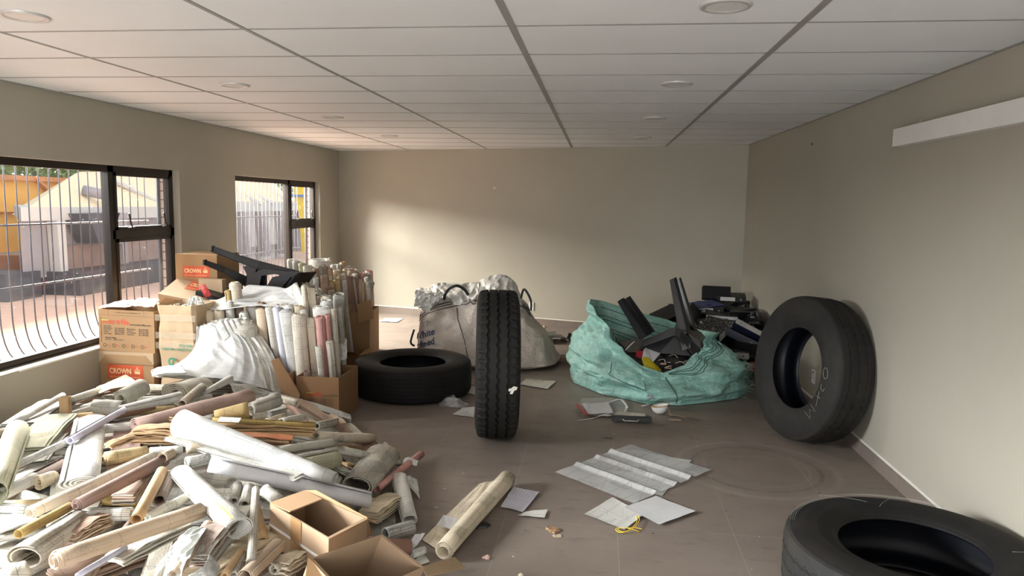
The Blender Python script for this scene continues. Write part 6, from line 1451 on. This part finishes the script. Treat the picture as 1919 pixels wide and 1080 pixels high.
csheet([[on(180, 726, .03), on(205, 716, .07), on(236, 702, .09)], [on(186, 738, .02), on(215, 728, .06), on(262, 720, .07)]], PC, 'creased cream sheet leaning before the lowest crown box', wr=.006)
R_(341, 757, 378, 726, 18, 18, PGR, 'dark grey tube with an open black end pointing at the camera', .10, .10, turns=1.8, hole=.7)
R_(222, 768, 338, 744, 18, 26, PW, 'white printed bundle with a small round end above the folded bundle', .07, .06, turns=2.2, flat=.8)
R_(253, 797, 468, 742, 40, 40, PM, 'long taupe bundle with scrolled near end and white far edge', .06, .08, flat=.75, turns=3, hole=.3, rings=7)
R_(402, 779, 466, 768, 20, 34, PO, 'yellowish cone-shaped roll under the draped sheets', .10, .10, turns=1.8, hole=.75)
R_(473, 783, 500, 780, 16, 16, PGR, 'short grey roll end right of the yellowish cone', .08)
R_(384, 736, 432, 711, 10, 17, PW, 'slim white roll with an orange-brown tip under the draped sheets', .08, .09, turns=2)
R_(328, 737, 380, 722, 56, 50, PGR, 'large grey spiral roll under the front hem of the draped sheets', .0, turns=4.5, hole=.3, flat=.7)
R_(190, 804, 252, 800, 20, 20, PW, 'plain white roll left of the long taupe bundle', .04)
R_(197, 860, 276, 846, 30, 24, PO, 'ochre roll with blue sheet edges at its left end', .05, turns=3, hole=.35, tele=.4)
S_(204, 842, 252, 824, 16, .03, PT, 'pinkish tan strips lying on the ochre roll', .10, n=3)
R_(178, 763, 232, 765, 28, 28, PG, 'grey-green roll with a pasted label at the back of the pile', .02)
R_(281, 846, 342, 842, 17, 16, PW, 'small white roll end left of the cream one', .06, turns=2.2)
R_(304, 859, 322, 850, 22, 20, PT, 'short tan roll with open end in the middle of the pile', .09, turns=1.8, hole=.7)
R_(349, 869, 392, 860, 26, 24, PWB, 'white scrolled roll right of the short tan roll', .07, turns=2.6, hole=.4)
R_(349, 842, 398, 836, 24, 22, PC, 'squashed cream roll above the white scrolled roll', .05, turns=2.6, flat=.8)
R_(521, 846, 625, 830, 20, 18, PG, 'grey-white roll right of the cone-shaped roll', .06, .05)
R_(547, 858, 627, 842, 14, 13, PWB, 'thin white folded strip with printed edge below the grey-white roll', .08, .07, flat=.6)
R_(570, 872, 627, 862, 32, 36, PY, 'curled yellowed sheet bundle beside the tip of the cone-shaped roll', .03, .02, turns=4, hole=.3)
R_(593, 799, 650, 787, 16, 14, PGR, 'grey printed roll at the far corner in front of the lettered box', .03, .01)
R_(522, 747, 557, 757, 14, 16, PC, 'small tan roll stuck out beside the carton flap', .04, .04, turns=2)
R_(470, 768, 520, 750, 26, 30, PGR, 'crushed grey roll below the hem of the draped sheets', .06, .06, crump=.12)
R_(527, 790, 568, 782, 15, 15, PG, 'short grey roll behind the golden tube', .08)
R_(500, 788, 532, 779, 12, 12, PC, 'short cream folded roll behind the golden tube', .09, flat=.6)
R_(390, 984, 326, 1078, 23, 24, PT, 'tan printed roll at the bottom between white film and grey stack', .08, .09, turns=2)
S_(372, 1068, 426, 1000, 40, .06, PGR, 'thick grey stack of sheet edges at the bottom', .05, n=11, mat2=PB)
csheet([[on(352, 1080, .12), on(380, 1062, .14), on(393, 1040, .14)], [on(388, 1092, .12), on(405, 1080, .13), on(412, 1062, .12)]], PWB, 'white printed sheet curving over the thick grey stack', wr=.003)
csheet([[on(300, 1090, .08), on(322, 1020, .12), on(362, 984, .12)], [on(335, 1095, .09), on(352, 1040, .15), on(387, 988, .13)]], paper('milky_film', (.58, .60, .57), dens=.05, amt=.1, trans=.15, rough=.4), 'milky crumpled film sheet at the bottom', wr=.006, crease=.03, fr=3)
R_(520, 1022, 458, 1082, 32, 34, PT, 'light brown roll running out at the bottom below the strapped box', .07, .09, turns=1.8, hole=.6)
R_(512, 1068, 548, 1046, 20, 20, PGR, 'small dark roll with open end below the strapped box', .04, turns=1.8, hole=.7)
R_(437, 1080, 455, 1038, 20, 18, PGR, 'grey printed roll at the bottom left of the light brown roll', .06)
R_(420, 1080, 451, 1032, 17, 16, PT, 'brown tube with white label beside the grey printed roll', .08, turns=1.8)
S_(215, 1056, 345, 990, 44, .03, PGR, 'broad flat bundle of grey prints under the longest tan roll', .03, n=5)
R_(145, 1080, 236, 1026, 13, 12, PLIL, 'thin bluish roll at the bottom under the longest tan roll', .06)
S_(128, 1020, 195, 984, 36, .05, PB, 'stack of brown-edged sheets left of the longest tan roll', .02, n=9, mat2=PC)
R_(276, 970, 358, 928, 20, 18, PG, 'grey-white roll between the longest tan roll and the striped bundle', .05)
S_(523, 1080, 574, 1050, 30, .05, PC, 'cream stack at the bottom left of the torn box', .03, n=8)
R_(496, 918, 524, 940, 26, 26, PG, 'pale roll behind the strapped box', .03)
R_(438, 940, 446, 912, 20, 20, PGR, 'dull grey roll end in the gap under the clean white roll', .0)
R_(458, 946, 466, 914, 22, 20, PG, 'pale grey roll end in the gap left of the standing-out roll', .0)
S_(-20, 1000, 60, 975, 70, .02, PG, 'grey sheets at the left edge above the open loop', .02, n=4)
S_(-20, 1070, 30, 1040, 90, .02, PGR, 'grey sheets in the bottom left corner', .02, n=4)
R_(10, 1078, 50, 1066, 46, 44, PGR, 'grey scrolled roll end in the bottom left corner', .02, turns=4, hole=.2, flat=.7)
S_(430, 1010, 455, 960, 36, .03, PG, 'grey sheets under the open end of the striped bundle', .0, n=5)
R_(595, 1040, 660, 1000, 26, 26, PGR, 'grey roll hidden under the strapped box', -.05)
S_(620, 880, 680, 900, 60, .02, PG, 'grey sheets between curled loop and clean white roll', .0, n=4)
S_(640, 872, 668, 880, 26, .02, PT, 'brown card scrap under the flattened grey-white roll', .02, n=2)
PDR = paper('draped_drawing_paper', (.58, .585, .57), dens=.42, amt=.12)
# ================================================================== tall rolls standing in the boxes
random.seed(50)
def V(x, y, w_, Y, mat, lb, zb=.02, lx=0., ly=.13, group=None, **kw):
    t_ = aty(x, y, Y); r_ = mpx(t_, w_)/2; b_ = Vector((t_.x+lx, t_.y+ly, zb)); kw.setdefault('tele', .35); kw.setdefault('hole', .5); kw.setdefault('rings', 4)
    return roll(b_, t_, r_*.96, r_, mat, lb, up=(0, 1, 0), group=group, **kw)
# front box with the red lettering
V(558.5, 590, 29, 5.28, PC, 'tall cream printed roll in front of the lettered box, widest at the front', turns=3)
V(535, 582, 26, 5.33, PW, 'tall white roll left of the widest cream one', lx=.06, flat=.8)
V(517.5, 577, 16, 5.36, PLIL, 'tall lilac-white roll left of the tall white one', lx=.05)
V(504.5, 576, 18, 5.38, PGR, 'tall grey-brown densely printed roll beside the carton flap', lx=.04)
V(487.5, 580, 18, 5.42, PT, 'tall tan folded roll left of the grey-brown printed one', flat=.6)
V(603, 577, 34, 5.38, PW, 'wide white roll behind the pink one', turns=3, flat=.7)
V(600, 594, 21, 5.30, PP, 'tall pink roll in the front row', turns=2)
V(614, 590, 11, 5.31, PP, 'slim mauve-pink roll right of the tall pink one', turns=2)
V(626, 579, 12, 5.34, PGR, 'slim grey roll at the right end of the front row', turns=2)
V(581, 597, 15, 5.30, PC, 'flat cream folded roll right of the widest cream one', flat=.4)
V(596, 650, 12, 5.24, PG, 'short grey folded roll in front of the pink one', flat=.6)
V(618, 640, 14, 5.26, PGR, 'grey striped roll low at the right of the front row', flat=.8)
V(574.5, 697, 15, 5.22, PM, 'short brownish roll barely above the rim of the lettered box', turns=2)
V(570, 535, 12, 5.55, PC, 'thin tan roll sticking up highest in the middle', lx=.0)
V(584, 541, 14, 5.58, PC, 'tall folded cream sheet beside the thin tan roll', flat=.35)
V(636, 553, 24, 5.75, PG, 'bent white roll with wide open mouth at the right', lx=-.10, turns=3, hole=.7)
V(612, 556, 22, 5.62, PG, 'white roll with thick rim behind the pink one', turns=2.4, hole=.55, lx=.0)
V(612, 565, 26, 5.52, PW, 'second thick-rimmed white roll behind the pink one', turns=2.4, hole=.6)
V(637, 575, 12, 5.55, PGR, 'small grey roll against the bent white roll')
# left group rising behind the draped sheets
ZB = .02
for x, y, w_, Y, mt, lb in (
    (440, 531, 23, 5.75, PC, 'tall tan roll standing highest at the left of the group'),
    (427, 545, 13, 5.60, PO, 'thin olive-topped roll left of the tall tan one'),
    (428, 566, 18, 5.50, PWB, 'white printed roll in front of the olive-topped one'),
    (392, 582, 20, 5.48, PC, 'cream roll at the left edge of the standing group'),
    (410, 583, 21, 5.46, PC, 'second cream roll from the left edge of the standing group'),
    (447, 577, 20, 5.60, PB, 'brown-rimmed roll below the tall tan one'),
    (457, 586, 19, 5.52, PG, 'grey-white roll above the broad coiled one'),
    (455, 600, 29, 5.44, PG, 'coiled pale roll rising out of the broad one'),
    (459, 609, 52, 5.42, PGR, 'broadest coiled grey-brown roll of the standing group'),
    (472, 574, 22, 5.60, PW, 'pale roll under the edge of the spread white sheet'),
    (489, 568, 18, 5.64, PB, 'dark-topped roll under the spread white sheet'),
    (506, 572, 16, 5.62, PG, 'grey roll top under the spread white sheet'),
    (523, 572, 18, 5.58, PC, 'cream roll top behind the lilac-white roll'),
    (541, 572, 20, 5.52, PW, 'white roll top behind the widest cream roll'),
    (559, 574, 18, 5.48, PC, 'yellowish roll top just behind the widest cream roll'),
    (568, 582, 14, 5.40, PW, 'small white roll top at the right of the widest cream roll'),
    (381, 577, 14, 5.60, PY, 'pale green roll top at the far left of the group'),
    (402, 572, 13, 5.70, PY, 'greenish roll top behind the two cream rolls'),
    (418, 570, 12, 5.72, PG, 'grey roll top behind the white printed roll'),
):
    V(x, y, w_, Y, mt, lb, zb=ZB, turns=4 if w_ > 40 else 2.6, lx=random.uniform(-.02, .03))
# bundles out of the taped box and thin things on it
for k, (x, y) in enumerate(((318, 574), (331, 571), (346, 572), (359, 571))):
    V(x, y, 13, 5.42, (PY, PC, PG, PC)[k], ('green-white', 'cream', 'grey', 'tan')[k]+' roll end peeping out of the tall taped box', zb=.1, turns=2)
csheet([[aty(350, 566, 5.45), aty(364, 556, 5.5), aty(380, 562, 5.5)], [aty(352, 574, 5.4), aty(368, 570, 5.4), aty(384, 574, 5.4)]], clearm('crumpled_film', (.75, .76, .72), .6), 'crumpled film on top of the tall taped box', wr=.03, fr=9)
csheet([[aty(185, 577, 5.32), aty(215, 566, 5.45), aty(245, 563, 5.6)], [aty(245, 575, 5.32), aty(262, 568, 5.4), aty(275, 563, 5.6)]], PWH, 'white sheets lying on top of the lettered box below the window', wr=.01)
csheet([[aty(235, 574, 5.34), aty(255, 563, 5.45), aty(262, 560, 5.62)], [aty(288, 576, 5.32), aty(296, 566, 5.45), aty(300, 563, 5.6)]], paper('peach_sheet', (.66, .52, .44), dens=.15), 'peach-coloured folded sheet on top of the lettered box', wr=.012, th=.006)
m = MB(); m.tube([aty(379, 535, 5.8), aty(391, 556, 5.8)], .028, 10, rr=[.026, .028]); o = m.build('plastic_bottle', clearm('red_clear', (.75, .10, .10), .6), None, True); tag(o, 'clear red-tinted plastic bottle leaning by the crown boxes', 'bottle')
m = MB(); m.box((0, 0, 0), (.22, .2, .04), Matrix.Rotation(.25, 4, 'Y')); o = m.build('black_folder', BBLK); o.location = aty(400, 553, 5.95); tag(o, 'black folder lying behind the red-tinted bottle', 'folder')
# ---- spread white sheets over the standing rolls
csheet([[aty(376, 572, 5.5), aty(400, 560, 5.7), aty(440, 548, 5.9), aty(466, 533, 6.0)],
        [aty(410, 578, 5.45), aty(450, 568, 5.6), aty(490, 556, 5.8), aty(530, 538, 5.95)],
        [aty(470, 572, 5.5), aty(510, 570, 5.6), aty(550, 565, 5.7), aty(560, 545, 5.85)],
        [aty(520, 573, 5.5), aty(545, 575, 5.5), aty(568, 576, 5.52), aty(556, 532, 5.85)]], PDR, 'large white sheet spread over the tops of the standing rolls', wr=.006, crease=.03, fr=2, usz=1, vsz=1)
csheet([[aty(530, 545, 5.75), aty(545, 536, 5.8), aty(556, 529, 5.85)], [aty(548, 558, 5.68), aty(556, 550, 5.72), aty(562, 543, 5.76)], [aty(566, 575, 5.6), aty(566, 566, 5.62), aty(566, 558, 5.64)]], PW, 'stiff drawing corner pointing up at the right of the spread white sheet', wr=.004)
# ---- draped fan of big sheets in front
def drape(k, label, mat):
    o_ = k*.024; dx = k*7.5
    rows = [[aty(368+dx*.9, 611-k*2.5, 5.28+o_), aty(388+dx*.95, 607-k*2.5, 5.31+o_), aty(410+dx, 606-k*2, 5.34+o_), aty(430+dx, 608-k*1.5, 5.37+o_)],
            [aty(364+dx*.5, 645, 5.20+o_), aty(396+dx*.6, 641, 5.21+o_), aty(432+dx*.8, 638, 5.24+o_), aty(462+dx, 642, 5.28+o_)],
            [aty(338+dx*.2, 676, 5.06+o_), aty(388+dx*.3, 674, 5.06+o_), aty(440+dx*.5, 674, 5.10+o_), aty(482+dx, 684, 5.17+o_)],
            [aty(284, 701+k*.8, 4.88+o_), aty(356, 704+k*1.3, 4.88+o_), aty(432+dx*.2, 712+k*1.8, 4.94+o_), aty(496+dx*.8, 727+k*2.2, 5.03+o_)]]
    return csheet(rows, mat, label, wr=.002, crease=.016, fold=.018, fr=2.6, usz=1.0, vsz=1.0, nu=70, nv=70)
for k, (mt, lb) in enumerate(((PDR, 'topmost white sheet of the fan draped in front of the standing rolls'), (PW, 'second sheet of the draped fan, just under the topmost'), (PG, 'third sheet of the draped fan, greyer edge showing'), (PW, 'fourth sheet of the draped fan'), (PG, 'fifth sheet of the draped fan, its corner near the carton flap'), (PW, 'undermost sheet of the draped fan'))):
    drape(k, lb, mt)
csheet([[aty(284, 697, 4.86), aty(300, 690, 4.9), aty(340, 686, 4.92)], [aty(286, 706, 4.84), aty(310, 702, 4.84), aty(350, 700, 4.84)]], PWH, 'rolled white hem of the draped fan at its left end', wr=.004, th=.01)
csheet([[aty(430, 716, 4.95), aty(470, 722, 4.98), aty(515, 738, 5.02)], [aty(440, 742, 4.92), aty(480, 756, 4.96), aty(500, 768, 5.0)]], PGR, 'shaded grey sheets hanging below the right corner of the draped fan', wr=.012)
for k, x in enumerate((418, 428, 438, 448)):      # pointed upper corners of the fan
    csheet([[aty(x-14, 612, 5.30+.02*k), aty(x-4, 600-k, 5.33+.02*k), aty(x+2, 612-k*3, 5.36+.02*k)], [aty(x+2, 640, 5.24+.02*k), aty(x+14, 632, 5.28+.02*k), aty(x+24, 640, 5.30+.02*k)]], PW, ('first', 'second', 'third', 'fourth')[k]+' pointed sheet corner from the left at the top of the draped fan', wr=.003, nu=12, nv=12)

# ---- far group by the rear window
random.seed(61)
for x, y, w_, Y, mt, lb, lx in (
    (545, 487, 12, 7.45, PW, 'white roll nearest the window mullion in the far group', 0), (556, 490, 14, 7.40, PW, 'second bright white roll from the window in the far group', 0),
    (566, 494, 12, 7.35, PY, 'pale green-white roll in the far group', 0), (578, 500, 18, 7.20, PG, 'wide plastic-wrapped grey roll in the far group', 0),
    (591, 504, 9, 7.15, PT, 'orange-brown topped roll right of the plastic-wrapped one', 0), (600, 500, 10, 7.2, PGR, 'grey slim roll in the far group', 0),
    (608, 498, 9, 7.22, PB, 'brown slim roll in the far group', 0), (617, 503, 10, 7.25, PT, 'orange-tan roll in the middle of the far group', 0),
    (541, 511, 18, 6.75, PWB, 'printed white roll right below the tipped chair', 0), (528, 513, 9, 6.8, PM, 'dark mauve roll beside the tipped chair seat', 0),
    (592, 522, 9, 6.75, PW, 'fanned white folded roll left of the brown board', -.05), (608, 518, 12, 6.9, PB, 'flat brown roll with pale edge in the far group', 0),
    (619, 528, 13, 6.95, PO, 'ochre patterned roll with open top in the far group', .02), (631, 524, 10, 7.0, PO, 'second ochre roll with open top in the far group', .05),
    (640, 515, 9, 7.05, PLIL, 'slanting lilac-white roll in the far group', .06), (651, 519, 14, 7.35, PM, 'thick mauve-grey roll over the far box', .08),
    (660, 524, 9, 7.40, PGR, 'grey-brown roll beside the thick mauve-grey one', .04), (667, 521, 8, 7.42, PM, 'reddish brown flat roll standing straight over the far box', 0),
    (677, 532, 13, 7.45, PG, 'grey printed flat roll leaning right over the far box', -.10), (697, 528, 8, 7.50, PGR, 'dark flat roll leaning farthest right out of the far box', -.26),
    (661, 508, 18, 7.6, PB, 'large brown-rimmed roll at the top of the far group', 0), (649, 505, 12, 7.65, PC, 'cream roll behind the brown-rimmed one', 0),
    (678, 513, 9, 7.65, PP, 'pinkish roll top at the right of the far group', 0), (688, 514, 12, 7.7, PGR, 'squarish grey roll at the far right of the group', 0),
    (691, 508, 12, 7.8, PP, 'salmon sheet end above the squarish grey roll', 0), (630, 508, 14, 7.4, PC, 'cream roll lying bent over the middle of the far group', 0),
    (650, 500, 11, 7.75, PG, 'grey roll with dark open end high in the far group', 0), (634, 496, 8, 7.7, PW, 'white folded tip high in the far group', 0),
    (617, 489, 8, 7.6, PC, 'short cream roll top high in the far group', 0), (625, 497, 10, 7.5, PW, 'white roll top in the middle of the far group', 0),
    (600, 490, 34, 7.6, PW, 'large white flattened roll behind the plastic-wrapped one', 0), (642, 492, 9, 7.75, PT, 'orange sheet tip sticking up in the far group', 0),
    (617, 484, 4, 7.65, PW, 'thin white paper twist sticking up highest in the far group', 0), (585, 512, 8, 6.9, PW, 'white roll left of the fanned folded roll', -.03),
    (571, 528, 16, 6.6, PY, 'stack of pale green folded sheets below the plastic-wrapped roll', 0)):
    V(x, y, w_*1.3, Y, mt, lb, zb=.012, lx=lx*1.0, turns=2.4, seg=14, flat=.6 if 'flat' in lb else 1, rings=3, hole=.6)
for k in range(42):
    x = random.uniform(548, 690); Y = random.uniform(6.9, 7.9); y = 514-(x-548)*.02-(Y-6.9)*20+random.uniform(-5, 6)+(8 if x > 640 else 0)
    if x > 655 and Y < 7.38: Y += .45
    mt = random.choice([PW, PC, PT, PG, PGR, PM, PO, PW, PWB])
    V(x, y+6, random.choice([7, 9, 11]), Y, mt, CN[mt.name]+' roll packed in the '+('left' if x < 600 else 'middle' if x < 650 else 'right')+' part of the far group, '+('front' if Y < 7.25 else 'back')+' rows', zb=.012, group='rolls packed in the far group', turns=1.8, seg=10, rings=2, lx=random.uniform(-.04, .04))
for k in range(30):
    x = random.uniform(470, 645); Y = random.uniform(5.7, 6.7); y = 566-(Y-5.6)*34+random.uniform(-8, 5)
    if x < 540: y = max(y, 560)
    mt = random.choice([PG, PGR, PC, PB, PW])
    V(x, y+8, random.choice([9, 12, 15]), Y, mt, CN[mt.name]+' roll in the shade between the front and far groups, '+('left' if x < 560 else 'right')+' half', zb=.012, group='rolls between the front and far groups', turns=2, seg=10, rings=2, lx=random.uniform(-.05, .05))
csheet([[aty(566, 532, 6.4), aty(585, 534, 6.4), aty(606, 548, 6.35)], [aty(570, 545, 6.2), aty(590, 550, 6.2), aty(604, 560, 6.2)]], PGR, 'crumpled grey sheet hanging between the two groups of rolls', wr=.03)
S2 = lambda P, Q, w_, h_, mat, lb, **k: stack(P, Q, w_, h_, mat, lb, **k)
csheet([[aty(632, 640, 5.6), aty(640, 628, 5.62), aty(650, 637, 5.6)], [aty(630, 676, 5.5), aty(640, 676, 5.5), aty(650, 672, 5.52)]], PWB, 'white printed sheet hanging at the right side of the standing rolls', wr=.006)
